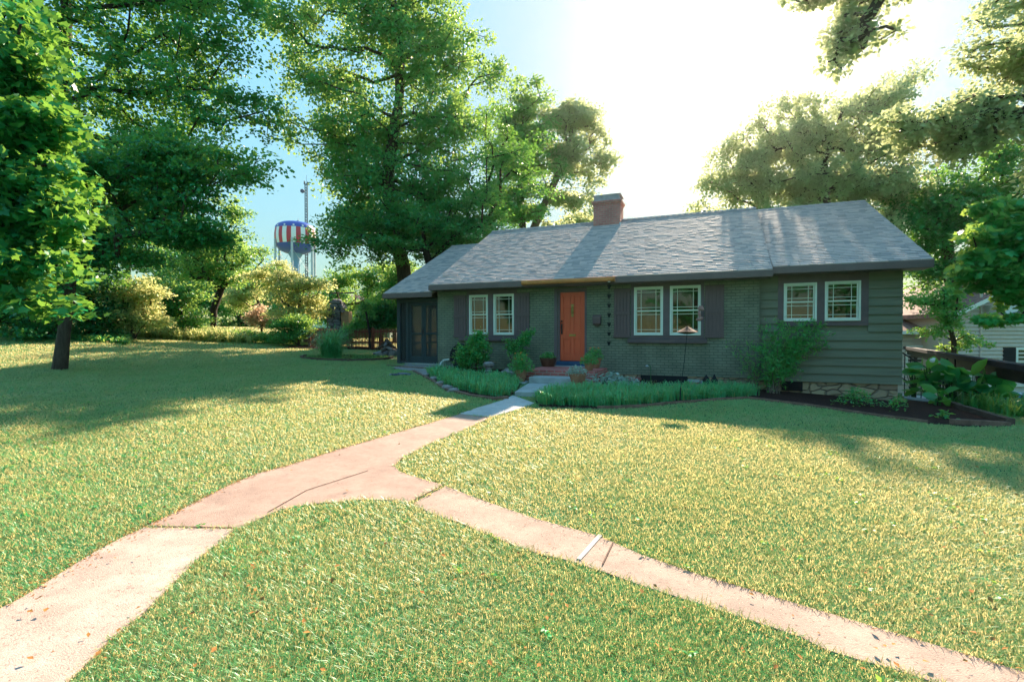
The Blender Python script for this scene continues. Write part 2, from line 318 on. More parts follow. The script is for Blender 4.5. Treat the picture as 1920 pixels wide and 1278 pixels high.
# ------------------------------------------------------------------ trees
def skeleton(start_pts, attract, step=.6, jit=.12, bias=.35):
    P = [np.array(p, float) for p in start_pts]; par = [-1]+list(range(len(P)-1)); L = [0.]
    for i in range(1, len(P)): L.append(L[-1]+np.linalg.norm(P[i]-P[i-1]))
    n0 = len(P); arr = np.zeros((60000,3)); arr[:n0] = P; Ls = np.zeros(60000); Ls[:n0] = L; n = n0; par = par+[0]*(60000-n0)
    order = np.argsort(np.linalg.norm(attract-P[-1], axis=1)); ends = []
    first = max(1, n0//2)
    for ai in order:
        a = attract[ai]; d = np.linalg.norm(arr[first:n]-a, axis=1)
        below = np.maximum(0, arr[first:n,2]-a[2])
        j = first+int(np.argmin(d+bias*Ls[first:n]*.5+below*.8)); dist = np.linalg.norm(arr[j]-a)
        k = max(1, int(dist/step)); p0 = arr[j].copy(); pj = j
        sag = RNG.normal(size=3)*jit*dist; sag[2] = abs(sag[2])*.8
        for q in range(1, k+1):
            t = q/k; p = p0*(1-t)+a*t+sag*math.sin(math.pi*t)+(RNG.normal(size=3)*.04*step if q < k else 0)
            if n >= 59990: break
            arr[n] = p; par[n] = pj; Ls[n] = Ls[pj]+dist/k; pj = n; n += 1
        ends.append(pj)
    return arr[:n], np.array(par[:n]), np.array(ends)
def tubes(arr, par, rad, sides=6):
    n = len(arr); idx = np.arange(1, n); p0 = arr[par[idx]]; p1 = arr[idx]; d = unit(p1-p0)
    ref = np.where(np.abs(d[:,2:3]) < .9, np.array([[0,0,1.]]), np.array([[1.,0,0]])); a = unit(np.cross(d, ref)); b = np.cross(d, a)
    r1 = rad[idx]; r0 = np.minimum(rad[par[idx]], r1*1.25)
    p0 = p0-d*r0[:,None]*.3
    th = np.linspace(0, 2*math.pi, sides, endpoint=False)
    ring = lambda p, r: p[:,None,:]+r[:,None,None]*(np.cos(th)[None,:,None]*a[:,None,:]+np.sin(th)[None,:,None]*b[:,None,:])
    V = np.concatenate([ring(p0,r0), ring(p1,r1)], axis=1)
    Fs = [(k,(k+1)%sides,sides+(k+1)%sides,sides+k) for k in range(sides)]
    return V, 2*sides, Fs
def tree(name, base, tops, lobes, n_att, n_leaf, leaf, m, bark, tr, label, cat='tree', group=None, spray=.7, flat=.45, tmpl=LEAF4, fac=F4, gap=.25, bias=.35, up=1., tonec=.5, seed=None, minr=.010, crown='crown', trunk='trunk', zmin=None):
    """base,tops: trunk polyline (world). lobes: (x,y,z,r[,rz]) world spheres"""
    base = np.array(base, float); L = np.array([l if len(l) == 5 else (*l, l[3]) for l in lobes], float)
    vol = L[:,3]**2*L[:,4]; pick = RNG.choice(len(L), n_att*3, p=vol/vol.sum())
    q = unit(RNG.normal(size=(len(pick),3)))*(RNG.random((len(pick),1))**(1/2.4))*RNG.uniform(.65,1.32,(len(pick),1))
    A_ = L[pick,:3]+q*np.stack([L[pick,3],L[pick,3],L[pick,4]],1)
    ph = RNG.random(3)*9; s_ = 1.1/max(spray,.3)
    nz = np.sin(A_[:,0]*s_+ph[0])*np.sin(A_[:,1]*s_+ph[1])+np.sin(A_[:,2]*s_*1.3+ph[2])*.7
    A_ = A_[np.argsort(-nz+RNG.normal(size=len(nz))*.35)][:int(len(A_)*(1-gap))]; RNG.shuffle(A_); A_ = A_[:n_att]
    if zmin is not None: A_[:,2] = np.maximum(A_[:,2], zmin)
    root = empty(name, tuple(base), label=label, cat=cat, group=group)
    pts = [base-np.array([0,0,.25])]+[base*1.0]+[np.array(t, float) for t in tops]
    fine = []
    for i in range(len(pts)-1):
        k = max(1, int(np.linalg.norm(pts[i+1]-pts[i])/.7))
        for j in range(k): fine.append(pts[i]*(1-j/k)+pts[i+1]*(j/k)+(RNG.normal(size=3)*.03 if i+j > 0 else 0))
    fine.append(pts[-1])
    arr, par, ends = skeleton(fine, A_, step=max(.25, spray*.8), bias=bias)
    cnt = np.zeros(len(arr)); cnt[ends] = 1
    for i in range(len(arr)-1, 0, -1): cnt[par[i]] += cnt[i]
    rad = np.maximum(minr, tr*(np.maximum(cnt,.5)/cnt[0])**.48)
    nb = len(fine); rad[:2] *= 1.35
    V, npv, Fs = tubes(arr-base, par, rad)
    npmesh(trunk, V, npv, Fs, np.zeros(len(V)), bark, root)
    k = n_leaf; E = arr[ends]
    ctone = np.clip(tonec+RNG.normal(size=len(E))*.22, 0, 1)
    off = unit(RNG.normal(size=(len(E)*k,3)))*(RNG.random((len(E)*k,1))**.6)*spray*np.repeat(RNG.uniform(.5,1.25,(len(E),1)), k, 0)
    off[:,2] *= flat
    rr = np.hypot(off[:,0], off[:,1]); off[:,2] -= .18*rr*rr/max(spray,.1)
    pos = np.repeat(E, k, 0)+off
    outw = unit(off)
    V = leaves(pos, leaf, up, tmpl, outward=outw*.8)-base
    npmesh(crown, V, len(tmpl), fac, np.repeat(ctone, k)+RNG.normal(size=len(pos))*.2, m, root)
    return root
def PL(lst, Y):      # photo px lobes -> world spheres; entries (px,py,rpx[,rypx][,dY])
    out = []
    for l in lst:
        dY = l[4] if len(l) > 4 else 0; y = Y+dY; p = at(l[0], l[1], y); r = l[2]*y/F; rz = (l[3] if len(l) > 3 and l[3] else l[2])*y/F
        out.append((p[0], p[1], p[2], r, rz))
    return out
def gb(px, Y):  # ground point under a pixel column at depth Y
    x = (px-960)/F*Y; return (x, Y, tz(x, Y))
hz_b = bpy.data.meshes.new('glare_haze'); _x, _y0, _y1, _z0, _z1 = 400., -400., 400., -12., 75.  # thin air volume added so its scatter gives the lens glow around the sun
hz_b.from_pydata([(x,y,z) for z in (_z0,_z1) for x,y in ((-_x,_y0),(_x,_y0),(_x,_y1),(-_x,_y1))], [], [(0,3,2,1),(4,5,6,7),(0,1,5,4),(1,2,6,5),(2,3,7,6),(3,0,4,7)])
hz_o = bpy.data.objects.new('glare_haze', hz_b); COL.objects.link(hz_o); hz_o['kind'] = 'stuff'
hm = bpy.data.materials.new('glare_haze'); hm.use_nodes = True; hm.node_tree.nodes.remove(hm.node_tree.nodes['Principled BSDF'])
pv = hm.node_tree.nodes.new('ShaderNodeVolumePrincipled'); pv.inputs['Color'].default_value = (.96,.97,1,1); pv.inputs['Density'].default_value = .00015; pv.inputs['Anisotropy'].default_value = .85
hm.node_tree.links.new(pv.outputs[0], hm.node_tree.nodes['Material Output'].inputs['Volume']); hz_b.materials.append(hm)
#@@SECTION ground
# ------------------------------------------------------------------ ground
def axis(fine0, fine1, st, far):
    a = list(np.arange(fine0, fine1+1e-6, st)); s = st; x = fine1
    while x < far: s *= 1.35; x += s; a.append(x)
    s = st; x = fine0
    while x > -far: s *= 1.35; x -= s; a.insert(0, x)
    return np.array(a)
gx, gy = axis(-16, 16, .25, 260), axis(-4, 28, .25, 260)
GX, GY = np.meshgrid(gx, gy)
def GZ(X, Y):
    R = np.hypot(X, Y); t = np.clip((R-60)/60, 0, 1); return TZ(X, Y)*(1-t)+(-1.5)*t
gv = np.stack([GX, GY, GZ(GX, GY)], -1).reshape(-1, 3); nx, ny = len(gx), len(gy)
ii, jj = np.meshgrid(np.arange(nx-1), np.arange(ny-1)); q = (jj*nx+ii).ravel()
me = bpy.data.meshes.new('ground'); me.from_pydata(gv.tolist(), [], np.stack([q,q+1,q+1+nx,q+nx],1).tolist())
me.polygons.foreach_set('use_smooth', [True]*len(me.polygons))
M['ground'] = mat('turf_soil', (.03,.15,.055), .95, .1, .5, 1.2, .6, 40, col2=(.12,.19,.075))
me.materials.append(M['ground']); go = bpy.data.objects.new('ground', me); COL.objects.link(go); tag(go, kind='structure')
def inpoly(poly, x, y):
    poly = np.array(poly); c = np.zeros(x.shape, bool); j = len(poly)-1
    for i in range(len(poly)):
        xi, yi = poly[i]; xj, yj = poly[j]
        c ^= ((yi > y) != (yj > y)) & (x < (xj-xi)*(y-yi)/(yj-yi+1e-12)+xi); j = i
    return c
def distpoly(poly, x, y, closed=True):
    P = np.array(poly); Q = np.roll(P, -1, 0) if closed else P[1:]; P = P if closed else P[:-1]; d = np.full(x.shape, 1e9)
    for a, b in zip(P, Q):
        ab = b-a; t = np.clip(((x-a[0])*ab[0]+(y-a[1])*ab[1])/(ab@ab+1e-12), 0, 1)
        d = np.minimum(d, np.hypot(x-a[0]-t*ab[0], y-a[1]-t*ab[1]))
    return d
def dens(poly, st):
    out = []
    for i in range(len(poly)):
        a = np.array(poly[i]); b = np.array(poly[(i+1)%len(poly)]); k = max(1, int(np.linalg.norm(b-a)/st))
        out += [tuple(a*(1-j/k)+b*j/k) for j in range(k)]
    return out
def sheet(name, poly, m, off, st=.3, jit=0., skirt=.06, **k):
    P = dens(poly, st)
    if jit: P = [(x+random.uniform(-jit,jit), y+random.uniform(-jit,jit)) for x, y in P]
    X = np.array(P); xs = np.arange(X[:,0].min(), X[:,0].max(), st); ys = np.arange(X[:,1].min(), X[:,1].max(), st)
    g = np.array([(x,y) for x in xs for y in ys]) if len(xs)*len(ys) else np.zeros((0,2))
    g = g[inpoly(P, g[:,0], g[:,1]) & (distpoly(P, g[:,0], g[:,1]) > st*.4)] if len(g) else g
    allp = [Vector(p) for p in P]+[Vector(p) for p in g]; n = len(P)
    vo, _, fo, *_r = delaunay_2d_cdt(allp, [], [list(range(n))], 1, 1e-5)
    b = MB(); zz = TZ(np.array([v.x for v in vo]), np.array([v.y for v in vo]))
    b.add([(v.x, v.y, z+off) for v, z in zip(vo, zz)], [tuple(f) for f in fo])
    for i in range(n):
        x0, y0 = P[i]; x1, y1 = P[(i+1)%n]; z0, z1 = tz(x0,y0)+off, tz(x1,y1)+off
        b.add([(x0,y0,z0),(x0,y0,z0-skirt),(x1,y1,z1-skirt),(x1,y1,z1)], [(0,1,2,3)])
    return b.build(name, m, **k)
def gp(l): return [G(x, y) for x, y in l]
Lm = [(962,742),(940,752),(893,766),(861,777),(800,796),(740,813),(690,828),(640,842),(590,858),(540,874),(480,890),(430,911),(380,936),(330,962),(280,985),(272,990)]
Rm = [(1003,757),(985,764),(920,784),(850,815),(800,835),(752,861),(738,874),(748,884)]
lowm = [(440,993),(446,993),(484,976),(526,957),(589,946),(640,942),(682,938),(745,940),(766,944)]
pink = gp(Lm[3:]) + gp(lowm) + gp([(830,910),(770,893),(748,884),(738,874),(752,861),(800,835),(850,815),(920,784)])
greyslab = gp(Lm[:4]) + gp([(920,783)]) + gp([(985,764),(1003,757)])
white = gp([(438,995),(421,1014),(379,1043),(337,1083),(278,1144),(210,1199),(147,1262)])+[(-1.86,1.5),(-1.78,.3),(-2.85,.3),(-2.85,1.5)]+gp([(-40,1165),(0,1145),(40,1125),(80,1100),(130,1068),(180,1037),(230,1010),(272,992)])
side = gp([(772,946),(808,963),(859,980),(909,1001),(960,1022),(1010,1039),(1061,1051),(1103,1064),(1145,1078),(1200,1098),(1271,1121),(1356,1148),(1427,1171),(1499,1195),(1549,1220),(1617,1241),(1659,1251),(1726,1273)])
du = np.array(side[-1])-np.array(side[0]); du /= np.linalg.norm(du)
up_ = gp([(836,912),(900,937),(1000,972),(1120,1005),(1200,1040),(1300,1075),(1400,1105),(1500,1135),(1600,1165),(1700,1195),(1800,1225),(1920,1262)])
side = side+[tuple(np.array(side[-1])+du*6)]+[tuple(np.array(up_[-1])+du*5)]+up_[::-1]
def concmat(name, a, b, spots):
    m = mat(name, a, .85, .25, col2=b, vscale=1.6, bump=.35, bscale=140); nt = m.node_tree; n, l = nt.nodes, nt.links; p = n['Principled BSDF']
    src = p.inputs['Base Color'].links[0].from_socket; tc = n.new('ShaderNodeTexCoord')
    v = n.new('ShaderNodeTexNoise'); v.inputs['Scale'].default_value = 55; v.inputs['Detail'].default_value = 3; l.new(tc.outputs['Object'], v.inputs[0])
    r = n.new('ShaderNodeMapRange'); r.inputs[1].default_value = .60; r.inputs[2].default_value = .72; r.inputs[3].default_value = 0; r.inputs[4].default_value = spots; l.new(v.outputs[0], r.inputs[0])
    v2 = n.new('ShaderNodeTexNoise'); v2.inputs['Scale'].default_value = 6; v2.inputs['Detail'].default_value = 9; v2.inputs['Roughness'].default_value = .75; l.new(tc.outputs['Object'], v2.inputs[0])
    r2 = n.new('ShaderNodeMapRange'); r2.inputs[1].default_value = .35; r2.inputs[2].default_value = .68; r2.inputs[3].default_value = 1.12; r2.inputs[4].default_value = .78; l.new(v2.outputs[0], r2.inputs[0])
    mx = n.new('ShaderNodeMix'); mx.data_type = 'RGBA'; mx.inputs[7].default_value = (.10,.06,.045,1); l.new(r.outputs[0], mx.inputs[0]); l.new(src, mx.inputs[6])
    sc = n.new('ShaderNodeVectorMath'); sc.operation = 'SCALE'; l.new(mx.outputs[2], sc.inputs[0]); l.new(r2.outputs[0], sc.inputs['Scale']); l.new(sc.outputs[0], p.inputs['Base Color'])
    return m
M['path_pink'] = concmat('pinkish_concrete', (.39,.27,.215), (.33,.22,.175), .5)
M['path_white'] = concmat('pale_concrete', (.52,.39,.32), (.38,.27,.22), .7)
M['path_side'] = concmat('worn_concrete', (.40,.285,.225), (.32,.225,.18), .8)
M['path_grey'] = concmat('grey_path_concrete', (.50,.48,.46), (.42,.41,.40), .4)
for nm, po, mm, of in (('path_slab', pink, 'path_pink', .012), ('path_slab', greyslab, 'path_grey', .018), ('path_slab', white, 'path_white', .016), ('path_slab', side, 'path_side', .009)):
    sheet(nm, po, M[mm], of, .3, kind='structure')
def strip(name, a, b, w, m, off, h=.01, **k):
    a = np.array(a); b = np.array(b); d = (b-a)/np.linalg.norm(b-a); nn = np.array([-d[1], d[0]])*w/2
    return sheet(name, [tuple(a+nn), tuple(b+nn), tuple(b-nn), tuple(a-nn)], m, off, .25, skirt=h, **k)
M['seam'] = mat('dark_seam', (.20,.13,.10), .95, .1, .4, 20)
strip('metal_seam_strip', G(1085,1052), G(1126,1006), .03, mat('pale_seam_metal', (.50,.48,.44), .7, .2, .4, 9), .018, kind='structure')
for a, b, w in (((1130,1062),(1150,1020),.009), ((772,943),(832,911),.010), ((503,963),(575,922),.006), ((276,990),(440,993),.010), ((575,922),(690,885),.005)):
    strip('path_joint', G(*a), G(*b), w, M['seam'], .021, .004, kind='structure')
bedL = gp([(735,692),(775,697),(812,716),(838,733),(880,743),(925,750),(952,748),(966,737)])+[HW(-8.6,-2.6),HW(-8.9,-1.9),HW(-8.9,-.02),HW(-12.7,-.02),HW(-13.9,.1)]
bedR = gp([(1003,752),(1012,763),(1060,766),(1120,768),(1190,766),(1270,758),(1330,753),(1400,749),(1470,757),(1560,769),(1650,783),(1740,795),(1800,801),(1890,802),(1898,795),(1800,768),(1745,751),(1700,748)])+[HW(.05,-.1),HW(.05,.12),HW(-3,.12),HW(-3,-.03),HW(-6.8,-.03),HW(-6.8,-2.3),HW(-7.15,-3.9)]
sheet('bed_mulch', bedL, M['mulch'], .014, .3, kind='structure'); sheet('bed_mulch', bedR, M['mulch'], .014, .3, kind='structure')
rbc = np.array(G(652,671)); bedC = [tuple(rbc+np.array([1.75*math.cos(t), 1.35*math.sin(t)])) for t in np.linspace(0, 2*math.pi, 25)[:-1]]
sheet('bed_mulch', bedC, M['mulch'], .014, .3, kind='structure')
fenceb = [(-11.2,23.3),(-6.2,22.6),(-4.6,22.5),(-4.4,25.5),(-11.5,25.8)]
sheet('bed_mulch', fenceb, M['mulch'], .014, .4, kind='structure')
sheet('gravel_patch', gp([(748,682),(815,684),(826,690),(800,708),(775,700),(735,690)]), M['gravel'], .024, .25, kind='structure')
walkR = gp([(1692,738),(1736,744),(1775,756),(1740,754),(1695,749)])
sheet('side_walk', walkR, M['conc'], .05, .3, kind='structure')
# driveway below on the right
sheet('driveway', [(13.5,9),(24,9),(27,22),(17,22)], mat('asphalt', (.09,.085,.08), .9, .2, .3, 4, .4, 90), .03, .8, kind='structure')
def edging(poly, m, w, h, label, group=None, closed=False, cat='garden edging', name='bed_edging', off=0):
    b = MB(); P = poly+([poly[0]] if closed else [])
    pts = [];
    for i in range(len(P)-1):
        a, c = np.array(P[i]), np.array(P[i+1]); k = max(1, int(np.linalg.norm(c-a)/.3)); pts += [tuple(a*(1-j/k)+c*j/k) for j in range(k)]
    pts.append(P[-1]); base = (pts[0][0], pts[0][1], tz(*pts[0])); r = empty(name, base, label=label, cat=cat, group=group)
    pr = []
    for i, (x, y) in enumerate(pts):
        a = np.array(pts[max(i-1,0)]); c = np.array(pts[min(i+1,len(pts)-1)]); d = (c-a)/(np.linalg.norm(c-a)+1e-9); nn = np.array([-d[1],d[0]])*w/2; z = tz(x,y)
        dz = random.uniform(-.008,.008)
        pr += [(x+nn[0],y+nn[1],z-.05),(x-nn[0],y-nn[1],z-.05),(x-nn[0],y-nn[1],z+h+dz),(x+nn[0],y+nn[1],z+h+dz)]
    pr = [(x-base[0],y-base[1],z-base[2]) for x,y,z in pr]; n = len(pts); fs = []
    for i in range(n-1):
        for e in range(4): fs.append((i*4+e, i*4+(e+1)%4, (i+1)*4+(e+1)%4, (i+1)*4+e))
    fs += [(3,2,1,0), tuple((n-1)*4+e for e in range(4))]
    b.add(pr, fs); b.build('edging_board', m, r); return r
edging(gp([(775,697),(812,716),(838,733),(880,743),(925,750),(952,748)]), M['edging'], .09, .06, 'curved low edging along the front of the left planting bed')
edging(gp([(1120,768),(1190,766),(1270,758),(1330,753),(1400,749),(1470,757),(1560,769),(1650,783),(1740,795)]), M['edging'], .03, .07, 'long thin edging strip between the lawn and the right planting bed')
edging(gp([(1785,796),(1890,801)]), M['edging'], .1, .1, 'short timber edging board at the near corner of the mulch bed')
edging(gp([(1895,797),(1850,783),(1800,768),(1772,758)]), M['wood'], .12, .12, 'weathered landscape timber along the far side of the mulch bed')
edging([tuple(rbc+np.array([1.75*math.cos(t), 1.35*math.sin(t)])) for t in np.linspace(math.radians(172), math.radians(362), 14)], M['wood'], .09, .09, 'dark curved edging round the bed with the tall grass clump')
edging(gp([(727,687),(800,692)]), M['edging'], .12, .05, 'short wooden edging beside the screened porch step')
# ------------------------------------------------------------------ lawn blades
house_fp = [HW(-14.5,.15),HW(.1,.05),HW(.3,9),HW(-14.5,9)]
excl = [pink, greyslab, white, side]; hard = [bedL, bedR, bedC, house_fp, fenceb, walkR, [HW(-8.9,-4.4),HW(-6.8,-4.4),HW(-6.7,0),HW(-9,0)]]
def lawn_pts(n, y0, y1, hw):
    y = (RNG.random(n)*(y1**2-y0**2)+y0**2)**.5 if y0 > 0 else RNG.random(n)*(y1-y0)+y0
    x = (RNG.random(n)*2-1)*(hw(y))
    k = np.ones(n, bool)
    for p in excl: k &= ~(inpoly(p, x, y) & (distpoly(p, x, y) > .02+.05*RNG.random(n)**2))
    for p in hard: k &= ~inpoly(p, x, y)
    k &= ~((x > 10.6+.3*np.sin(y*2)) & (y > 6.5))        # planting begins, drop to the driveway
    return x[k], y[k]
def blades(x, y, h, w, z0=0, lean=1.6, tone=None):
    n = len(x); z = GZ(x, y)+z0; a = RNG.random(n)*2*math.pi; b = a+math.pi/2+RNG.normal(size=n)*.3
    patch = np.sin(x*2.1+np.sin(y*1.7)*1.5)*np.sin(y*2.6+np.cos(x*1.3)*1.2)
    p2 = np.sin(x*9+y*3)*np.sin(y*11-x*4)
    hh = h*RNG.uniform(.55,1.25,n)*(1+.18*patch+.12*p2); ww = w*RNG.uniform(.7,1.3,n); ln = hh*RNG.uniform(.15,1.,n)*lean
    B = np.stack([x,y,z-.008],1); wx = np.stack([np.cos(a),np.sin(a),0*a],1)*ww[:,None]/2; lx = np.stack([np.cos(b),np.sin(b),0*b],1)*ln[:,None]
    up = np.zeros((n,3)); up[:,2] = hh
    V = np.stack([B-wx, B+wx, B+wx*.8+lx*.35+up*.6, B-wx*.8+lx*.35+up*.6, B+lx+up*.95], 1)
    t = .5+.30*patch+RNG.normal(size=n)*.28
    return V, t
Vs, Ts = [], []
def lawn_cont(n, a, b, e=.45):
    global lawn_y
    y = (RNG.random(n)*(b**e-a**e)+a**e)**(1/e); x = (RNG.random(n)*2-1)*(y*1.17+1.2)
    k = np.ones(n, bool)
    for p in excl: k &= ~(inpoly(p, x, y) & (distpoly(p, x, y) > .03*RNG.random(n)**2))
    for p in hard: k &= ~inpoly(p, x, y)
    k &= ~((x > 10.6+.3*np.sin(y*2)) & (y > 6.5))
    return x[k], y[k]
x, y = lawn_cont(1750000, 1.3, 48); V, t = blades(x, y, .038+.0013*y, .0013*y+.0014); Vs.append(V); Ts.append(t)
x, y = lawn_pts(60000, -1.5, 1.3, lambda y: 3.+0*y); V, t = blades(x, y, .042, .008); Vs.append(V); Ts.append(t)
npmesh('grass', np.concatenate(Vs), 5, [(0,1,2,3),(3,2,4)], np.concatenate(Ts), M['grass'], label='mown lawn of short yellow-green grass on both sides of the path', cat='grass', kind='stuff')
# dry litter along the path edges
def litter():
    out = []
    for P, n in ((gp(Lm+[(230,1010),(180,1037),(130,1068),(80,1100),(40,1125)]), 1500),):
        P = np.array(P); i = RNG.integers(0, len(P)-1, n); t = RNG.random((n,1)); q = P[i]*(1-t)+P[i+1]*t+RNG.normal(size=(n,2))*.03*(1+(i[:,None] > 12))
        out.append(q)
    n = 70; q = np.array([G(random.uniform(0,1900), random.uniform(830,1270)) for _ in range(n)])
    k = np.zeros(n, bool)
    for p in excl: k |= inpoly(p, q[:,0], q[:,1])
    out.append(q[k]); q = np.concatenate(out); P3 = np.stack([q[:,0], q[:,1], TZ(q[:,0],q[:,1])+.016], 1)
    V = leaves(P3, .017, 5.); npmesh('leaf_litter', V, 4, F4, RNG.random(len(V)), M['litter'], label='dry orange leaf litter along the path edge', cat='leaf litter', kind='stuff')
litter()
def lawn_bits():
    n = 260; q = np.array([G(random.uniform(-50,1980), 660+620*random.random()**.7) for _ in range(n)]); P3 = np.stack([q[:,0],q[:,1],TZ(q[:,0],q[:,1])+.04],1)
    k = np.ones(n, bool)
    for p in hard: k &= ~inpoly(p, q[:,0], q[:,1])
    V = leaves(P3[k], .032, 2.5); npmesh('fallen_leaves', V, 4, F4, RNG.random(len(V)), M['litter'], label='scattered brown fallen leaves lying in the lawn', cat='fallen leaves', kind='stuff')
    # broad leaved weeds in the nearer lawn
    x, y = lawn_pts(520, 1.6, 11, lambda y: y*1.15+.5); P = np.repeat(np.stack([x,y,TZ(x,y)+.03],1), 9, 0); N = len(P); P[:,:2] += RNG.normal(size=(N,2))*.02
    V = leaves(P, .03, 1.6, droop=0); npmesh('clover', V, 4, F4, RNG.random(N), M['leaf_bright'], label='small patches of broad leaved clover and weeds in the lawn', cat='weeds', kind='stuff')
lawn_bits()
#@@SECTION house
# ------------------------------------------------------------------ house (local: x = along front, y = into house, z = height)
H = empty('house', (C0[0], C0[1], 0), -TH, label='low dark green brick and clapboard bungalow with grey shingle roof', cat='house')
H.location.z = -1.6; ZB = 1.6     # parts are modelled in eye-relative heights, shifted by ZB
def hb(b, name, m, bevel=0, parent=None, **k):
    b.v = [(x, y, z+(ZB if parent is None else 0)) for x, y, z in b.v]
    return b.build(name, m, parent or H, bevel, **k)
def sub(b, name, m, parent, bevel=0, **k):
    b.v = [(x, y, z+ZB) for x, y, z in b.v]; return b.build(name, m, parent, bevel, **k)
def wall_open(b, x0, x1, y, z0, z1, ops, d=.14):
    xs = sorted({x0,x1}|{o[0] for o in ops}|{o[1] for o in ops}); zs = sorted({z0,z1}|{o[2] for o in ops}|{o[3] for o in ops})
    for i in range(len(xs)-1):
        for j in range(len(zs)-1):
            cx_, cz_ = (xs[i]+xs[i+1])/2, (zs[j]+zs[j+1])/2
            if any(o[0] < cx_ < o[1] and o[2] < cz_ < o[3] for o in ops): continue
            for yy in (y, y+d): b.add([(xs[i],yy,zs[j]),(xs[i+1],yy,zs[j]),(xs[i+1],yy,zs[j+1]),(xs[i],yy,zs[j+1])], [(0,1,2,3)])
    for o in ops:
        for a, c in (((o[0],o[2]),(o[1],o[2])),((o[1],o[2]),(o[1],o[3])),((o[1],o[3]),(o[0],o[3])),((o[0],o[3]),(o[0],o[2]))):
            b.add([(a[0],y,a[1]),(c[0],y,c[1]),(c[0],y+d,c[1]),(a[0],y+d,a[1])], [(0,1,2,3)])
    b.add([(x0,y,z0),(x0,y+d,z0),(x0,y+d,z1),(x0,y,z1)], [(0,1,2,3)]); b.add([(x1,y,z0),(x1,y+d,z0),(x1,y+d,z1),(x1,y,z1)], [(0,1,2,3)])
WINS = [(-11.45,-10.78,-.0,1.28,0),(-10.58,-9.88,-.01,1.28,0),(-6.19,-5.40,-.02,1.34,0),(-5.22,-4.42,-.02,1.34,0),(-2.44,-1.71,.34,1.31,.15),(-1.54,-.79,.34,1.32,.15)]
DO = (-8.46,-7.60,-.79,1.31)
b = MB(); wall_open(b, -12.65, -3.0, 0, -1.14, 1.5, [w[:4] for w in WINS[:4]]+[(DO[0]-.0,DO[1]+.0,-.93,DO[3])]); hb(b, 'brick_wall', M['brick'])
b = MB(); b.box(-12.65,-3.0,.03,.16,-1.55,-1.142); b.box(-3.0,-.02,.2,.34,-1.95,-1.19); hb(b, 'stone_foundation', M['stone'])
b = MB(); b.box(-6.0,-4.75,-.012,.028,-1.32,-1.145); hb(b, 'foundation_vent', M['black'])
b = MB(); b.box(-2.47,-2.0,.16,.198,-1.44,-1.2)
for k in range(5): b.box(-2.44,-2.03,.145,.158,-1.42+.045*k,-1.40+.045*k)
hb(b, 'foundation_vent', M['black'])
# clapboard wing
b = MB(); wall_open(b, -3.0, .0, .20, -1.18, 1.55, [w[:4] for w in WINS[4:]], .12); hb(b, 'wing_sheathing', M['siding'])
b = MB(); TB = (-2.57,-.63,.22,1.54); nb_ = 13; bh_ = (1.55+1.18)/nb_
for i in range(nb_):
    z0 = -1.18+i*bh_; z1 = z0+bh_
    segs = [(-3.0,.05)] if (z1 <= TB[2]+.05 or z0 >= TB[3]) else [(-3.0,TB[0]),(TB[1],.05)]
    for a, c in segs:
        b.prismx([(.199,z0-.012),(.138+random.uniform(-.002,.002),z0-.014),(.178,z1-.001),(.199,z1-.001)], a, c)
hb(b, 'clapboard_siding', M['siding'])
b = MB(); b.box(-3.02,-2.995,-.0,.2,-1.18,1.5); b.box(-.02,.0,.32,8.6,-1.9,1.6); b.box(-14.5,-.02,8.6,8.75,-1.9,1.6); hb(b, 'rear_and_side_walls', M['siding'])
b = MB()
b.add([(0.,.0+.2,1.55),(0.,8.7,1.55),(0.,4.6,3.95)], [(0,1,2)]); hb(b, 'gable_wall', M['siding']); b = MB(); b.add([(-14.35,.2,1.3),(-14.35,7.4,1.3),(-14.35,3.9,3.0)], [(0,1,2)]); hb(b, 'gable_wall', M['siding'])
b = MB()
b.box(-12.6,-.1,.2,8.5,-1.0,-.93); b.box(-12.6,-.1,.2,8.5,1.42,1.46); b.box(-12.6,-.15,4.4,4.5,-.93,1.42); b.box(-12.62,-12.55,.17,8.5,-.93,1.42); b.box(-9.1,-9.0,.17,4.4,-.93,1.42); b.box(-3.1,-3.0,.36,4.4,-.93,1.42)
hb(b, 'interior_shell', M['interior'])
# roofs
def slope(b, tones, x0, x1, y0, z0, y1, z1, ex=.125, tab=.24, lift=.014, seed=1):
    r = random.Random(seed); L = math.hypot(y1-y0, z1-z0); uy, uz = (y1-y0)/L, (z1-z0)/L; ny_, nz_ = -uz, uy
    if nz_ < 0: ny_, nz_ = -ny_, -nz_
    nC = int(L/ex)+1
    for i in range(nC):
        a = i*ex; c = min((i+1)*ex+.02, L+.0); x = x0-r.uniform(0,tab)
        while x < x1:
            wd = tab*r.uniform(.6,1.2); xa, xb = max(x,x0), min(x+wd-.006,x1); x += wd
            if xb-xa < .01: continue
            lf = lift+(.004 if r.random() < .3 else 0); aa = a-r.uniform(0,.003)
            def pt(xx, s, h): return (xx, y0+uy*s+ny_*h, z0+uz*s+nz_*h)
            b.add([pt(xa,aa,lf),pt(xb,aa,lf),pt(xb,c,.004),pt(xa,c,.004),pt(xa,aa,-.01),pt(xb,aa,-.01)], [(0,1,2,3),(4,5,1,0),(4,0,3),(5,2,1)])
            tones += [r.random()**1.3]*6
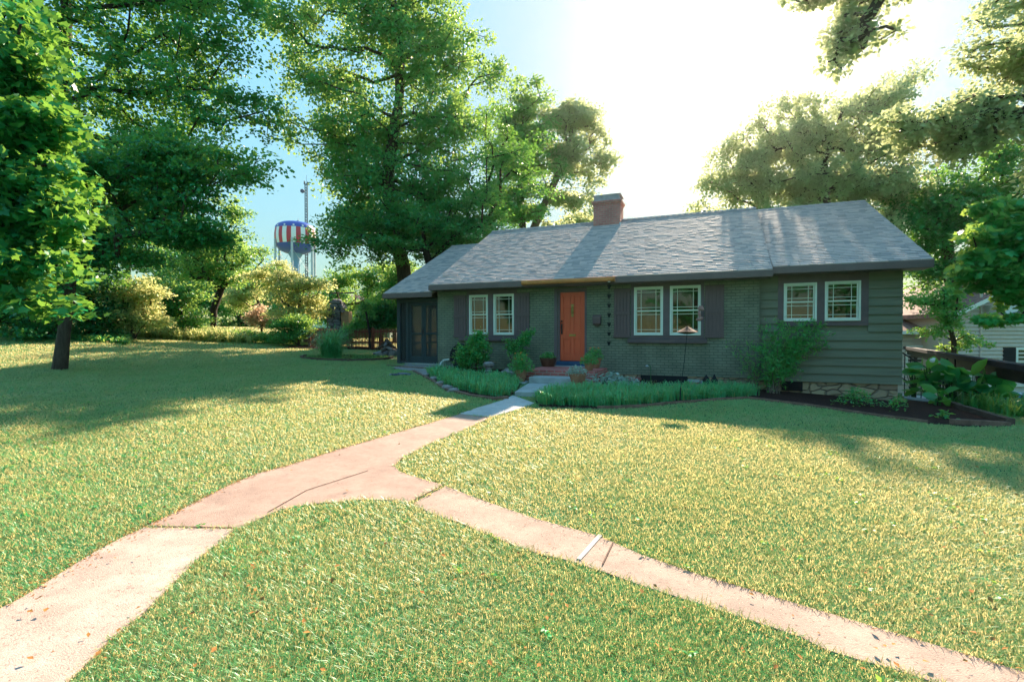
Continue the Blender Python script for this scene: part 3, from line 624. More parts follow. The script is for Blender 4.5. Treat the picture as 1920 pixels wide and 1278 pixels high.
def roof(name, x0, x1, ye, ze, yr, zr, yb, zb, seed, ridge=True, **k):
    b = MB(); t = []
    slope(b, t, x0, x1, ye, ze, yr, zr, seed=seed); slope(b, t, x0, x1, yb, zb, yr, zr, ex=.3, tab=.6, seed=seed+9)
    n0 = len(b.v); b.prismx([(ye,ze-.012),(yr,zr-.012),(yb,zb-.012),(yb,zb-.10),(yr,zr-.14),(ye,ze-.10)], x0+.004, x1-.004)
    x = x0
    while ridge and x < x1:        # ridge caps
        xe = min(x+.24, x1); b.add([(x,yr-.14,zr-.045),(xe,yr-.14,zr-.045),(xe,yr,zr+.03),(x,yr,zr+.045),(xe,yr+.14,zr-.045),(x,yr+.14,zr-.045)], [(0,1,2,3),(3,2,4,5)]); x += .2
    t += [.6]*(len(b.v)-n0)
    o = hb(b, name, M['shingle'], **k); a = o.data.attributes.new('tone', 'FLOAT', 'POINT'); a.data.foreach_set('value', np.array(t, np.float32)); return o
RP = (4.45, 4.32)
RM = roof('roof', -12.68, -2.76, -.47, 1.62, RP[0], RP[1], 9.3, 1.6, 3, label='middle roof section with chimney')
RR = roof('roof', -2.74, .47, -.30, 1.70, 5.0, 4.36, 9.3, 1.75, 5, label='right roof section over the clapboard wing')
RL = roof('roof', -14.68, -12.70, -.25, 1.42, 4.55, 3.86, 8.6, 1.5, 6, label='lower left roof section over the screened porch')
# fascias / rakes / soffits
b = MB(); b.box(-12.70,-9.40,-.50,-.46,1.44,1.60); b.box(-6.64,-2.75,-.50,-.46,1.44,1.60); b.box(-12.68,-2.78,-.458,0.0,1.43,1.45); b.box(-9.4,-6.64,-.475,-.46,1.46,1.59); hb(b, 'fascia', M['fascia'], .004)
b = MB(); b.box(-2.74,.47,-.33,-.29,1.52,1.685); b.box(-2.74,.44,-.288,.2,1.515,1.535); b.prismx([(-.31,1.52),(-.31,1.68),(5.0,4.33),(5.0,4.18)], .44, .468); hb(b, 'fascia', M['fascia'], .004)
b = MB(); b.box(-14.70,-12.71,-.28,-.24,1.25,1.405); b.box(-14.68,-12.71,-.238,.2,1.245,1.262); b.prismx([(-.26,1.25),(-.26,1.40),(4.55,3.84),(4.55,3.7)], -14.69, -14.66); hb(b, 'fascia', M['fascia'], .004)
b = MB(); x0, x1 = -9.40, -6.64     # copper gutter: half-round trough with beaded lip
pr = [(-.505-.065*math.sin(t)*1.0, 1.585-.085*(1-abs(math.cos(t))) ) for t in np.linspace(0, math.pi, 9)]
pr = [(-.478,1.60),(-.478,1.50),(-.50,1.485),(-.55,1.485),(-.585,1.52),(-.60,1.585),(-.59,1.60),(-.575,1.585),(-.565,1.53),(-.54,1.50),(-.50,1.50),(-.49,1.52),(-.49,1.60)]
b.prismx(pr, x0, x1); b.box(x0-.004,x0,-.6,-.478,1.48,1.60); b.box(x1,x1+.004,-.6,-.478,1.48,1.60); hb(b, 'gutter', M['copper'], label='copper gutter over the front door')
# chimney
b = MB(); b.box(-8.28,-7.29,4.0,4.75,3.7,4.86); o = hb(b, 'chimney', M['chimney'])
b = MB(); b.box(-8.31,-7.26,3.97,4.78,4.86,4.92); b.box(-8.34,-7.23,3.94,4.81,4.921,4.99); sub(b, 'chimney_corbel', M['chimney'], o, .005)
b = MB(); b.prismy([(-8.28,4.99),(-7.29,4.99),(-7.33,5.19),(-8.24,5.19)], 4.0, 4.75); b.box(-8.3,-7.27,3.98,4.77,5.191,5.22); b.box(-8.05,-7.52,4.2,4.55,5.221,5.24); sub(b, 'chimney_cap', mat('pale_chimney_cap', (.42,.38,.40), .8, .2, .3, 6), o, .005)
b = MB(); b.box(-7.29,-7.24,3.88,4.1,3.9,4.12); sub(b, 'flashing', M['steel'], o)
# windows
def window(w):
    x0, x1, z0, z1, y = w; y = y-.012; fw = .045
    b = MB(); yo = y-.02
    b.box(x0,x0+fw,yo,yo+.09,z0,z1); b.box(x1-fw,x1,yo,yo+.09,z0,z1); b.box(x0+fw,x1-fw,yo,yo+.09,z1-fw,z1); b.box(x0+fw,x1-fw,yo-.012,yo+.09,z0,z0+fw)
    f = hb(b, 'window', M['white'], .003)
    zm = (z0+z1)/2; a0, a1 = x0+fw+.004, x1-fw-.004
    for (s0, s1, yy) in ((zm-.012, z1-fw-.003, yo+.035), (z0+fw+.003, zm+.012, yo+.06)):
        b = MB(); sw = .028; b.box(a0,a0+sw,yy,yy+.022,s0,s1); b.box(a1-sw,a1,yy,yy+.022,s0,s1); b.box(a0+sw,a1-sw,yy,yy+.022,s1-sw,s1); b.box(a0+sw,a1-sw,yy,yy+.022,s0,s0+sw+.004); sub(b, 'sash', M['white'], f, .002)
        b = MB(); gi = a1-a0-2*sw; m_ = .012; e = .115
        for xx in (a0+sw+e*gi/.66, a1-sw-e*gi/.66-m_): b.box(xx,xx+m_,yy+.004,yy+.016,s0+sw,s1-sw)
        hg = s1-s0
        for zz in (s1-sw-.085, s0+sw+.075): b.box(a0+sw,a1-sw,yy+.003,yy+.015,zz,zz+m_)
        sub(b, 'grille', M['white'], f)
        b = MB(); b.box(a0+sw-.004,a1-sw+.004,yy+.017,yy+.020,s0+sw-.004,s1-sw+.004); sub(b, 'pane', M['glass'], f)
    return f
for w in WINS: window(w)
# trims, shutters, sills
for x0,x1,(wa,wb),z0,z1,y in ((-11.55,-9.78,WINS[0:2],-.07,1.429,0),(-6.28,-4.34,WINS[2:4],-.10,1.429,0),(TB[0],TB[1],WINS[4:6],TB[2],TB[3]-.01,.15)):
    b = MB(); yf = y-.008; yb_ = y-.001 if y == 0 else y+.048
    for a, c in ((x0,wa[0]),(wa[1],wb[0]),(wb[1],x1)): b.box(a,c,yf,yb_,z0,z1)
    for ww in (wa, wb): b.box(ww[0],ww[1],yf,yb_,ww[3],z1); b.box(ww[0],ww[1],yf,yb_,z0,ww[2])
    hb(b, 'window_trim', M['trim'])
def shutter(x0, x1, z0, z1):
    b = MB(); n = max(3, int((x1-x0)/.085)); w = (x1-x0)/n; y = -.035
    for i in range(n): b.box(x0+i*w+.004,x0+(i+1)*w-.004,y,y+.022,z0+.005,z1-.005)
    b.box(x0,x1,y+.0225,y+.028,z0,z1)
    zm = (z0+z1)/2
    for zz in (z0, zm-.045, z1-.10): b.box(x0-.002,x1+.002,y-.022,y-.001,zz,zz+.09)
    return hb(b, 'shutter', M['shutter'], .003)
for s in ((-12.02,-11.57,-.09,1.29),(-9.76,-9.36,-.07,1.30),(-6.76,-6.30,-.09,1.32),(-4.32,-3.85,-.09,1.33)): shutter(*s)
for x0, x1, z0, z1 in ((-11.8,-9.7,-.20,-.075),(-6.36,-4.26,-.235,-.105)):
    b = MB(); b.prismx([(-.09,z0),(-.002,z0),(-.002,z1),(-.10,z1-.02)], x0, x1); hb(b, 'window_sill', M['trim'], .004)
# door
b = MB(); y = .06; b.box(DO[0]+.07,DO[1]-.03,y+.03,y+.05,DO[2],DO[3]-.04)
dx0, dx1, dz0, dz1 = DO[0]+.07, DO[1]-.03, DO[2], DO[3]-.04; dw = dx1-dx0; xm = (dx0+dx1)/2
cols = [(dx0,dx0+.10),(xm-.045,xm+.045),(dx1-.10,dx1)]; rows = [(dz0,dz0+.20),(dz0+.66,dz0+.88),(dz0+1.60,dz0+1.66),(dz1-.12,dz1)]
for a, c in cols: b.box(a,c,y,y+.029,dz0,dz1)
for a, c in rows:
    b.box(cols[0][1]+.0005,cols[1][0]-.0005,y,y+.029,a,c); b.box(cols[1][1]+.0005,cols[2][0]-.0005,y,y+.029,a,c)
for (xa, xb) in ((cols[0][1],cols[1][0]),(cols[1][1],cols[2][0])):
    for (za, zb) in ((rows[0][1],rows[1][0]),(rows[1][1],rows[2][0]),(rows[2][1],rows[3][0])): b.box(xa+.03,xb-.03,y+.012,y+.0295,za+.03,zb-.03)
D = hb(b, 'door', M['door'], .004, label='orange panelled front door')
b = MB(); b.box(dx0+.025,dx0+.075,y-.012,y-.001,dz0+.80,dz0+1.12); b.tube([(dx0+.05,y-.01,dz0+1.05),(dx0+.05,y-.06,dz0+1.03),(dx0+.05,y-.065,dz0+.93),(dx0+.05,y-.01,dz0+.84)], .011, 8)
b.ball((dx0+.05,y-.02,dz0+1.19),.03,10); sub(b, 'handle', M['black'], D, .002)
b = MB(); b.box(xm-.10,xm+.10,y-.010,y-.001,dz0+.74,dz0+.80); b.box(xm-.085,xm+.085,y-.016,y-.0105,dz0+.752,dz0+.788); sub(b, 'mail_slot', M['brass'], D, .003)
b = MB(); b.box(xm-.035,xm+.035,y-.008,y-.001,dz0+1.32,dz0+1.70); b.box(xm-.022,xm+.022,y-.03,y-.018,dz0+1.34,dz0+1.37); b.box(xm-.05,xm+.05,y-.008,y-.001,dz0+1.66,dz0+1.69)
b.ball((xm,y-.025,dz0+1.60),.03,10,0,(1,.6,1)); b.ball((xm,y-.02,dz0+1.52),.022,8,0,(1,.6,1)); b.ball((xm,y-.02,dz0+1.45),.026,8,0,(1,.6,1)); b.tube([(xm-.028,y-.02,dz0+1.6),(xm-.03,y-.035,dz0+1.45),(xm,y-.04,dz0+1.38),(xm+.03,y-.035,dz0+1.45),(xm+.028,y-.02,dz0+1.6)], .007, 6); sub(b, 'door_knocker', M['brass'], D, .002)
b = MB(); b.box(DO[0],dx0-.001,.02,.13,DO[2]-.14,DO[3]); b.box(dx1+.001,DO[1],.02,.13,DO[2]-.14,DO[3]); b.box(dx0,dx1,.02,.13,dz1+.001,DO[3])
b.box(DO[0]-.10,DO[0]-.001,-.02,-.001,-.93,DO[3]+.08); b.box(DO[1]+.001,DO[1]+.04,-.02,-.001,-.93,DO[3]+.08); b.box(DO[0]-.001,DO[1]+.001,-.02,-.001,DO[3]+.001,DO[3]+.08); hb(b, 'door_frame', M['trim'], .003)
b = MB(); b.box(DO[0]-.0,DO[1]+.0,-.05,.09,-.925,-.80); b.box(DO[0]-.02,DO[1]+.02,-.07,-.051,-.925,-.815); hb(b, 'door_sill', M['blue'], .006)
# screened porch
PY = .2
b = MB(); FR = [(-14.42,-14.28,-1.04,1.26),(-12.72,-12.66,-1.04,1.26),(-14.05,-13.93,-1.04,1.12)]
for x0,x1,z0,z1 in FR: b.box(x0,x1,PY-.03,PY+.08,z0,z1)
b.box(-14.42,-12.66,PY-.04,PY-.031,1.1,1.24); b.box(-14.42,-12.66,PY-.02,PY+.07,-1.05,-.93) ; b.box(-14.42,-12.66,PY-.1,8.5,-1.12,-1.055)
for xx in (-14.2,-14.12): b.box(xx,xx+.02,PY,PY+.03,-.93,1.1)
b.box(-14.40,-12.68,PY+.1,PY+8.,1.27,1.29); b.box(-14.3,-12.7,4.6,4.66,-1.0,1.26); b.box(-14.42,-14.32,PY+.09,PY+8.2,1.05,1.26)
for yy in (2.2,4.2,6.2,8.3): b.box(-14.42,-14.32,yy,yy+.1,-1.05,1.05)
b.box(-14.41,-14.33,PY+.09,PY+8.1,-.35,-.27); hb(b, 'porch_frame', M['navy'], .004)
b = MB(); b.box(-14.38,-14.376,PY+.09,8.4,-1.05,1.05); b.box(-14.27,-14.06,PY+.02,PY+.022,-.92,1.1); hb(b, 'porch_screen', M['screen'])
b = MB(); b.box(-14.05,-12.66,PY-.09,PY-.045,-1.04,-.985); hb(b, 'porch_step_plate', M['conc'])
for x0, x1 in ((-13.92,-13.335),(-13.325,-12.73)):
    b = MB(); z0, z1 = -.97, 1.09; y0, y1 = PY-.005, PY+.03
    b.box(x0,x0+.09,y0,y1,z0,z1); b.box(x1-.09,x1,y0,y1,z0,z1); b.box(x0+.09,x1-.09,y0,y1,z1-.09,z1); b.box(x0+.09,x1-.09,y0,y1,z0,z0+.22); b.box(x0+.09,x1-.09,y0,y1,.02-.03,.06)
    d = hb(b, 'screen_door', M['navy'], .004); b = MB(); b.box(x0+.088,x1-.088,PY+.012,PY+.014,z0+.2,z1-.088); sub(b, 'door_screen', M['screen'], d)
b = MB(); b.box(-13.37,-13.34,PY-.04,PY-.006,.02,.2); hb(b, 'door_pull', M['black'])
# ------------------------------------------------------------------ things against and in front of the house
def HP(s, n, z=None):
    x, y = HW(s, n); return (x, y, tz(x, y) if z is None else z)
st = empty('front_steps', HP(-7.9,-1.2), -TH, label='red brick stoop with two grey concrete steps below the orange door', cat='steps')
zs = st.location.z
def stb(b, name, m, bevel=0, **k):
    ox, oy = -7.9, -1.2; b.v = [(x-ox, y-oy, z-zs) for x, y, z in b.v]; return b.build(name, m, st, bevel, **k)
b = MB(); xL, xR, yF, yB, zt = -8.72, -6.85, -2.02, -.105, -.93
b.box(xL,xR,yF+.02,yB,-1.6,zt-.105); x = xL
while x < xR-.06: b.box(x+.005,x+.065,yF,yF+.2,zt-.10,zt); x += .07
y = yF+.21
i = 0
while y < -.5:
    x = xL-(.1 if i%2 else 0)
    while x < xR-.02: b.box(max(x,xL)+.004,min(x+.2,xR)-.004,y,y+.062,zt-.10,zt-.004+random.uniform(0,.004)); x += .204
    y += .07; i += 1
b.box(xL+.01,xR-.01,yF+.01,-.45,-1.2,zt-.012)
o = stb(b, 'brick_landing', M['red_brick'], .003)
b = MB(); b.box(-8.5,-7.45,-.46,-.106,zt-.1,zt+.006); stb(b, 'threshold_slab', M['conc'], .004)
b = MB(); b.box(-8.90,-8.74,-2.0,-.6,-1.4,zt-.03); stb(b, 'side_curb', M['black'])
b = MB(); b.box(-8.46,-7.30,-2.48,-2.025,-1.45,-1.08); stb(b, 'concrete_step', M['conc'], .012)
b = MB(); b.prism([(-8.08,-4.38),(-7.05,-4.1),(-7.2,-2.5),(-8.46,-2.5)], -1.5, -1.232); stb(b, 'concrete_step', M['conc'], .01)
b = MB(); b.prism([(-8.95,-2.6),(-8.5,-2.72),(-8.5,-2.1),(-8.95,-2.1)], -1.35, -1.215); stb(b, 'flagstone', M['conc'], .01); b = MB(); b.prism([(-7.18,-2.75),(-6.75,-2.6),(-6.83,-2.1),(-7.18,-2.1)], -1.5, -1.23); stb(b, 'flagstone', M['conc'], .01)
# plants in pots
def pot(name, loc, r, h, m, foli, nleaf, pr, ph, label, lsize=.06, flower=None, bowl=False, strap=0):
    root = empty(name, loc, label=label, cat='potted plant', group='potted plants by the front steps')
    prof = [(0,0),(r*.62,0),(r*.66,.01),(r*.93,h*.78),(r,h*.80),(r*1.03,h),(r*.93,h),(r*.9,h*.9),(0,h*.88)]
    if bowl: prof = [(0,0),(r*.75,0),(r,h*.75),(r*1.03,h),(r*.94,h),(r*.92,h*.85),(0,h*.85)]
    b = MB(); b.lathe(prof, 24); b.build('pot', m, root, smooth=False, bevel=0)
    b = MB(); b.lathe([(0,h*.885+.004),(r*.9,h*.885+.004)], 20); b.build('potting_soil', M['soil'], root)
    q = unit(RNG.normal(size=(nleaf,3))); q[:,2] = np.abs(q[:,2]); q *= RNG.random((nleaf,1))**.45; q = q*np.array([pr,pr,ph])+np.array([0,0,h*.85])
    V = leaves(q, lsize, 1.0, outward=unit(q-np.array([0,0,h*.5])))
    npmesh('foliage', V, 4, F4, RNG.random(nleaf), foli, root)
    if strap:
        n = strap; a = RNG.random(n)*6.28; sp = RNG.uniform(.2,.9,n); ln = ph*RNG.uniform(.9,1.5,n); w = .008
        d = np.stack([np.cos(a),np.sin(a),0*a],1); s = np.stack([-np.sin(a),np.cos(a),0*a],1)*w; u = np.array([0,0,1.]); B = np.zeros((n,3))+[0,0,h*.85]
        m1 = B+d*(sp*ln*.35)[:,None]+u*(ln*.6)[:,None]; tp = B+d*(sp*ln)[:,None]+u*(ln*.8)[:,None]
        npmesh('strap_leaves', np.stack([B-s,B+s,m1+s,m1-s,tp],1), 5, [(0,1,2,3),(3,2,4)], RNG.random(n), M['leaf_mid'], root)
    if flower:
        for _ in range(flower[1]): t = random.uniform(0,6.28); rr = random.uniform(0,pr*.8); b = MB(); b.ball((0,0,0), .022, 6, .2, (1,1,.6)); b.build('flower', M[flower[0]], root, loc=(rr*math.cos(t), rr*math.sin(t), h*.9+ph*random.uniform(.6,1.0)))
    return root
pot('potted_plant', HP(-8.72,-2.38,-1.213), .17, .30, M['terra'], M['leaf_mid'], 900, .36, .48, 'terracotta pot of leafy green plant on the ground left of the steps', .055, ('orangeflower',8), strap=40)
pot('potted_plant', HP(-8.55,-.62,-.93), .24, .26, M['browndark'], M['leaf_bright'], 420, .24, .20, 'brown pot of bright green plant on the brick landing left of the door', .05, bowl=True)
pot('potted_plant', HP(-7.12,-2.72,-1.228), .21, .30, M['terra'], M['silver'], 500, .27, .22, 'large terracotta pot of silvery trailing foliage right of the concrete step', .05)
pot('potted_plant', HP(-7.15,-.75,-.93), .19, .28, M['terra'], M['leaf_bright'], 520, .24, .34, 'terracotta pot with yellow and red flowers on the landing right of the door', .055, ('orangeflower',10))
pot('potted_plant', HP(-7.07,-1.75,-.93), .13, .20, M['terra'], M['leaf_mid'], 520, .23, .28, 'small terracotta pot of green leaves at the right front edge of the landing', .05)
# mailbox, rain chain
mb = empty('mailbox', (*HW(-7.245,-.001), .27), -TH, label='small dark wall mailbox on green brick right of the door', cat='mailbox')
b = MB(); b.prismx([(-.005,.02),(-.09,.02),(-.12,.06),(-.12,.24),(-.005,.30)], -.115, .115); b.build('box', M['shutter'], mb, .008)
b = MB(); b.prismx([(-.005,.303),(-.13,.236),(-.135,.222),(-.128,.18),(-.1215,.18),(-.1215,.243),(-.005,.31)], -.122, .122); b.build('lid', M['fascia'], mb, .003)
b = MB(); b.prismx([(-.005,.018),(-.08,.018),(-.04,-.03),(-.005,-.03)], -.06, .06); b.build('bracket', M['fascia'], mb)
rc = empty('rain_chain', (*HW(-6.80,-.53), -.32), -TH, label='rain chain of small dark cups hanging from the copper gutter', cat='rain chain')
b = MB(); b.tube([(0,0,0),(0,0,1.80)], .004, 6); b.build('chain', M['black'], rc)
for i in range(7):
    b = MB(); z = .02+i*.262; b.lathe([(.018,0),(.03,.02),(.045,.075),(.058,.10),(.052,.10),(.04,.075),(.024,.022)], 10); b.tube([(-.05,0,.1),(0,0,.15),(.05,0,.1)], .004, 5)
    b.build('cup', M['black'], rc, loc=(0,0,z))
b = MB(); b.lathe([(.02,0),(.04,.02),(.04,.03),(0,.03)], 12); b.build('gutter_outlet', M['white'], rc, loc=(0,0,1.775))
# pendant ornament and glass ornament in the window
oz = empty('hanging_ornament', (*HW(-4.42,-.42), .33), -TH, label='small pinkish wind ornament hanging in front of the right living room window', cat='ornament')
b = MB(); b.tube([(0,0,.44),(0,0,1.12)], .003, 5); b.build('cord', M['black'], oz)
b = MB(); b.ball((0,0,.36),.075,10,.15,(1,.7,.9)); b.ball((.05,0,.33),.045,8,.2); b.build('ceramic_top', M['pinkish'], oz)
b = MB(); b.tube([(-.03,0,.30),(-.035,0,.22),(-.02,0,.12)], [.03,.04,.03], 8); b.ball((-.04,0,.07),.06,9,.2,(1.2,.8,.8)); b.ball((.03,.0,.10),.035,8,.2); b.build('ceramic_body', M['pinkish'], oz)
gl = empty('glass_ornament', (*HW(-5.80,.24), .02), -TH, label='pale blue teardrop glass ornament hanging inside the left living room window', cat='ornament')
b = MB(); b.lathe([(0,0),(.10,.05),(.20,.16),(.22,.28),(.16,.40),(.06,.54),(.012,.62),(0,.63)], 20); b.v = [(x,y*.35,z) for x,y,z in b.v]; b.build('glass_body', M['iceglass'], gl, smooth=True)
b = MB(); b.tube([(0,0,.62),(0,0,1.3)], .003, 5); b.build('cord', M['black'], gl)
b = MB(); b.box(-.03,.03,-.09,-.082,.14,.36); b.build('paper_tag', M['white'], gl)
# dark disc against the wall, downspout
dk = empty('round_tabletop', HP(-11.72,-.16), -TH, label='dark round tabletop leaning on the brick wall beside the shrub', cat='tabletop')
b = MB(); n = 32; R_ = .40
b.add([(R_*math.cos(2*math.pi*k/n), -.02+yy, R_*math.sin(2*math.pi*k/n)+R_) for yy in (0,.035) for k in range(n)], [tuple(range(n)), tuple(range(2*n-1,n-1,-1))]+[(k,n+k,n+(k+1)%n,(k+1)%n) for k in range(n)])
b.v = [(x, y+.10*(z/.8), z) for x,y,z in b.v]; b.build('disc', M['black'], dk, .006)
b = MB(); b.tube([(R_*.9*math.cos(t), -.03+.1*((R_*.9*math.sin(t)+R_)/.8), R_*.9*math.sin(t)+R_) for t in np.linspace(0,6.283,33)], .012, 6); b.build('rim', M['black'], dk)
ds = empty('downspout_elbow', HP(-12.3,-.1), -TH, label='short pale downspout outlet beside the dark round tabletop', cat='downspout')
b = MB(); b.tube([(.12,.05,.25),(-.05,-.05,.22),(-.1,-.1,.14),(-.1,-.25,.03)], .032, 10); b.build('pipe', M['white'], ds)
# window well brick edging, cones, light
ww = empty('window_well', HP(-5.3,-.3), -TH, label='low red brick window well edging at the foot of the brick wall', cat='window well')
def wb(b, name, m, bevel=.003): b.v = [(x+5.3, y+.3, z-ww.location.z) for x,y,z in b.v]; return b.build(name, m, ww, bevel)
b = MB(); x = -6.12
while x < -4.55: b.box(x,x+.19,-.52,-.43,-1.5,-1.32+random.uniform(-.004,.004)); x += .2
wb(b, 'brick_course', M['red_brick'])
b = MB(); b.box(-6.3,-5.98,-.42,-.05,-1.5,-1.22); b.box(-6.26,-6.02,-.44,-.2,-1.22,-1.20); wb(b, 'brick_pier', M['red_brick']); b = MB(); b.box(-4.72,-4.46,-.42,-.1,-1.5,-1.26); wb(b, 'brick_pier', M['red_brick']); b = MB(); b.box(-4.74,-4.44,-.44,-.08,-1.259,-1.215); wb(b, 'pier_cap', M['conc'])
b = MB(); b.box(-5.97,-4.73,-.42,-.05,-1.46,-1.44); wb(b, 'well_floor', M['black'])
b = MB(); b.box(-4.42,-4.2,-.25,-.05,-1.5,-1.25); wb(b, 'cut_stone', M['conc'])
for i, (s, hh) in enumerate(((-4.27,.34),(-4.08,.37))):
    c = empty('garden_cone', HP(s,-.45), -TH, label=['left of two small dark pointed finials beside the brick window well','right of two small dark pointed finials beside the brick window well'][i], cat='finial', group='dark finials by the window well')
    b = MB(); b.lathe([(0,0),(.045,0),(.03,.04),(.06,.08),(.09,.15),(.085,.21),(.045,.27),(.018,hh-.03),(0,hh)], 14); b.build('cone_body', M['black'], c, smooth=True)
    b = MB(); b.lathe([(0,0),(.05,0),(.05,-.06),(0,-.06)], 12); b.build('foot', M['black'], c)
sl = empty('garden_light', HP(-5.68,-.40), -TH, label='small curved stake light standing at the brick window well', cat='garden light')
b = MB(); b.tube([(0,0,-.1),(0,0,.35),(-.01,0,.44),(-.05,0,.48),(-.1,0,.46)], .009, 8); b.build('stake', M['gstem'], sl); b = MB(); b.lathe([(0,.03),(.03,.02),(.045,-.01),(.03,-.015),(0,-.01)], 10); b.build('lamp_head', M['steel'], sl, loc=(-.1,0,.45))
# feeder pole with conical hat
fx, fy = G(1274,756); fd = empty('pole_feeder', (fx, fy, tz(fx, fy)), label='tall thin pole topped by a brown conical hat in front of the living room window', cat='bird feeder')
th_ = at(1290, 622, fy-.02); dx_, dz_ = th_[0]-fx, th_[2]-tz(fx, fy)
b = MB(); b.tube([(0,0,-.15),(dx_*.15,0,.32)], .014, 8); b.tube([(dx_*.15,0,.32),(dx_*.6,0,dz_*.6),(dx_*.93,0,dz_-.02)], .006, 8); b.build('pole', M['black'], fd)
b = MB(); b.lathe([(0,.115),(.015,.11),(.07,.075),(.13,.04),(.205,.0),(.21,-.005),(.20,-.012),(.13,-.03),(.06,-.045),(0,-.05)], 24, (0,0,0)); o = b.build('hat', mat('rusty_brown_metal', (.14,.065,.045), .8, .2, .4, 8), fd, loc=(dx_*.95,0,dz_))
b = MB()
for k in range(4):
    a = .5+k*.22; b.add([(math.cos(-1.57+.5*(k-1.5))*r, math.sin(-1.57+.5*(k-1.5))*r, z) for r, z in ((.06,.086),(.10,.064))]+[(math.cos(-1.37+.5*(k-1.5))*r, math.sin(-1.37+.5*(k-1.5))*r, z) for r, z in ((.10,.064),)], [(0,1,2)])
b.build('hat_cutouts', M['black'], fd, loc=(dx_*.95,0,dz_))
b = MB(); b.tube([(dx_*.95,0,dz_+.1),(dx_*.7,0,dz_+.2),(dx_*.5,.02,dz_+.24)], .003, 5); b.build('hook_wire', M['black'], fd)
# stones
def rock(loc, r, sq, label, m='rock', group=None, name='rock'):
    b = MB(); b.ball((0,0,r*sq[2]*.6), r, 9, .16, sq); o = b.build(name, M[m], None, loc=loc, label=label, cat='rock', group=group); return o
cz = HP(-10.05,-1.5)
cn = empty('stone_cairn', cz, label='small stack of pale stones in the left bed before the window', cat='cairn')
for r, z, m_ in ((.13,.03,.4),(.11,.13,.4),(.10,.20,.35),(.17,.31,.55)):
    b = MB(); b.ball((random.uniform(-.01,.01),0,z), r, 9, .1, (1,.8,m_)); b.build('stone', M['rock'], cn)
rock(HP(-9.2,-1.75), .26, (1.3,.8,.7), 'rough pinkish grey rock between the left bed and the potted plant')
rock(HP(-9.45,-1.35), .16, (1.2,.8,.8), 'smaller grey rock behind the rough rock in the left bed')
gxy = G(760,681); rock((*gxy, tz(*gxy)), .2, (1.3,.9,.8), 'grey rock on the ground beside the porch corner', 'greystone')
gxy = G(782,683); b = MB(); b.lathe([(0,0),(.09,0),(.13,.10),(.12,.10),(.08,.02)], 16); b.build('stone_bowl', M['rock'], None, loc=(*gxy, tz(*gxy)), label='small pale bowl next to the rock at the porch door', cat='bowl')
gxy = G(725,667); dr = empty('driftwood_pile', (*gxy, tz(*gxy)), label='pile of gnarled driftwood and rocks at the back corner of the porch', cat='driftwood')
for k in range(6):
    a = random.uniform(0,3.14); b = MB(); L_ = random.uniform(.3,.6); b.tube([(-L_*math.cos(a),-L_*math.sin(a)*.5,.1+.08*k),(0,.05,.2+.09*k),(L_*math.cos(a),L_*math.sin(a)*.5,.12+.07*k)], [.04,.09,.03], 7); b.build('driftwood_piece', M['bark'] if k%2 else M['rock'], dr)
b = MB(); b.ball((-.15,-.1,.08),.22,9,.2,(1.3,.8,.7)); b.ball((.3,0,.1),.25,9,.2,(1,.8,.8)); b.build('base_stones', M['rock'], dr)
gxy = G(756,703); b = MB(); b.ball((0,0,.03),.16,9,.15,(1.5,.8,.25)); b.ball((-.2,-.15,.03),.12,9,.2,(1.4,.7,.25)); b.build('stepping_stone', M['greystone'], None, loc=(*gxy, tz(*gxy)), label='flat dark stone lying in the grass before the gravel', cat='stone')
for i, k in enumerate(((800,706),(814,713),(826,722),(838,730),(850,736))):
    gxy = G(*k); rock((*gxy, tz(*gxy)), .12, (1.2,.9,.6), ['first','second','third','fourth','fifth'][i]+' from the left of five pinkish edging stones rounding the left bed', group='edging stones of the left bed')
#@@SECTION plants
# ------------------------------------------------------------------ bed planting
def tufts(name, pts, h, w, n, m, spread=.5, label=None, cat='border grass', kind='stuff', parent=None, z0=0, zfun=None):
    P = np.repeat(pts, n, 0); N = len(P); off = RNG.normal(size=(N,2))*.045; x, y = P[:,0]+off[:,0], P[:,1]+off[:,1]
    z = (zfun or GZ)(x, y)+z0; a = RNG.random(N)*6.283; L_ = h*RNG.uniform(.5,1.25,N)*(np.repeat(RNG.uniform(.6,1.25,len(pts)), n)); sp = RNG.uniform(.1,1,N)*spread
    d = np.stack([np.cos(a),np.sin(a),0*a],1); s = np.stack([-np.sin(a),np.cos(a),0*a],1)*w/2; u = np.array([0,0,1.]); B = np.stack([x,y,z],1)
    m1 = B+d*(sp*L_*.35)[:,None]+u*(L_*.6)[:,None]; m2 = B+d*(sp*L_*.85)[:,None]+u*(L_*(.95-.25*sp))[:,None]; tp = B+d*(sp*L_*1.35)[:,None]+u*(L_*(1.0-.65*sp))[:,None]
    V = np.stack([B-s,B+s,m1+s,m1-s,m2+s*.8,m2-s*.8,tp],1)
    if parent: V = V-np.array(parent.location)
    return npmesh(name, V, 7, [(0,1,2,3),(3,2,4,5),(5,4,6)], RNG.random(N), m, parent, **(dict(label=label, cat=cat, kind=kind) if not parent else {}))
def fill(poly, st, jit):
    P = np.array(poly); g = np.array([(x,y) for x in np.arange(P[:,0].min(),P[:,0].max(),st) for y in np.arange(P[:,1].min(),P[:,1].max(),st)]); g = g+RNG.uniform(-jit,jit,g.shape)
    return g[inpoly(poly, g[:,0], g[:,1])]
lirL = gp([(800,701),(830,722),(870,733),(915,743),(946,745),(962,735),(972,718),(940,712),(900,712),(860,706),(830,700)])
tufts('border_grass', fill(lirL, .13, .05), .25, .011, 34, M['border'], .8, 'dense dark green border grass filling the left bed by the path')
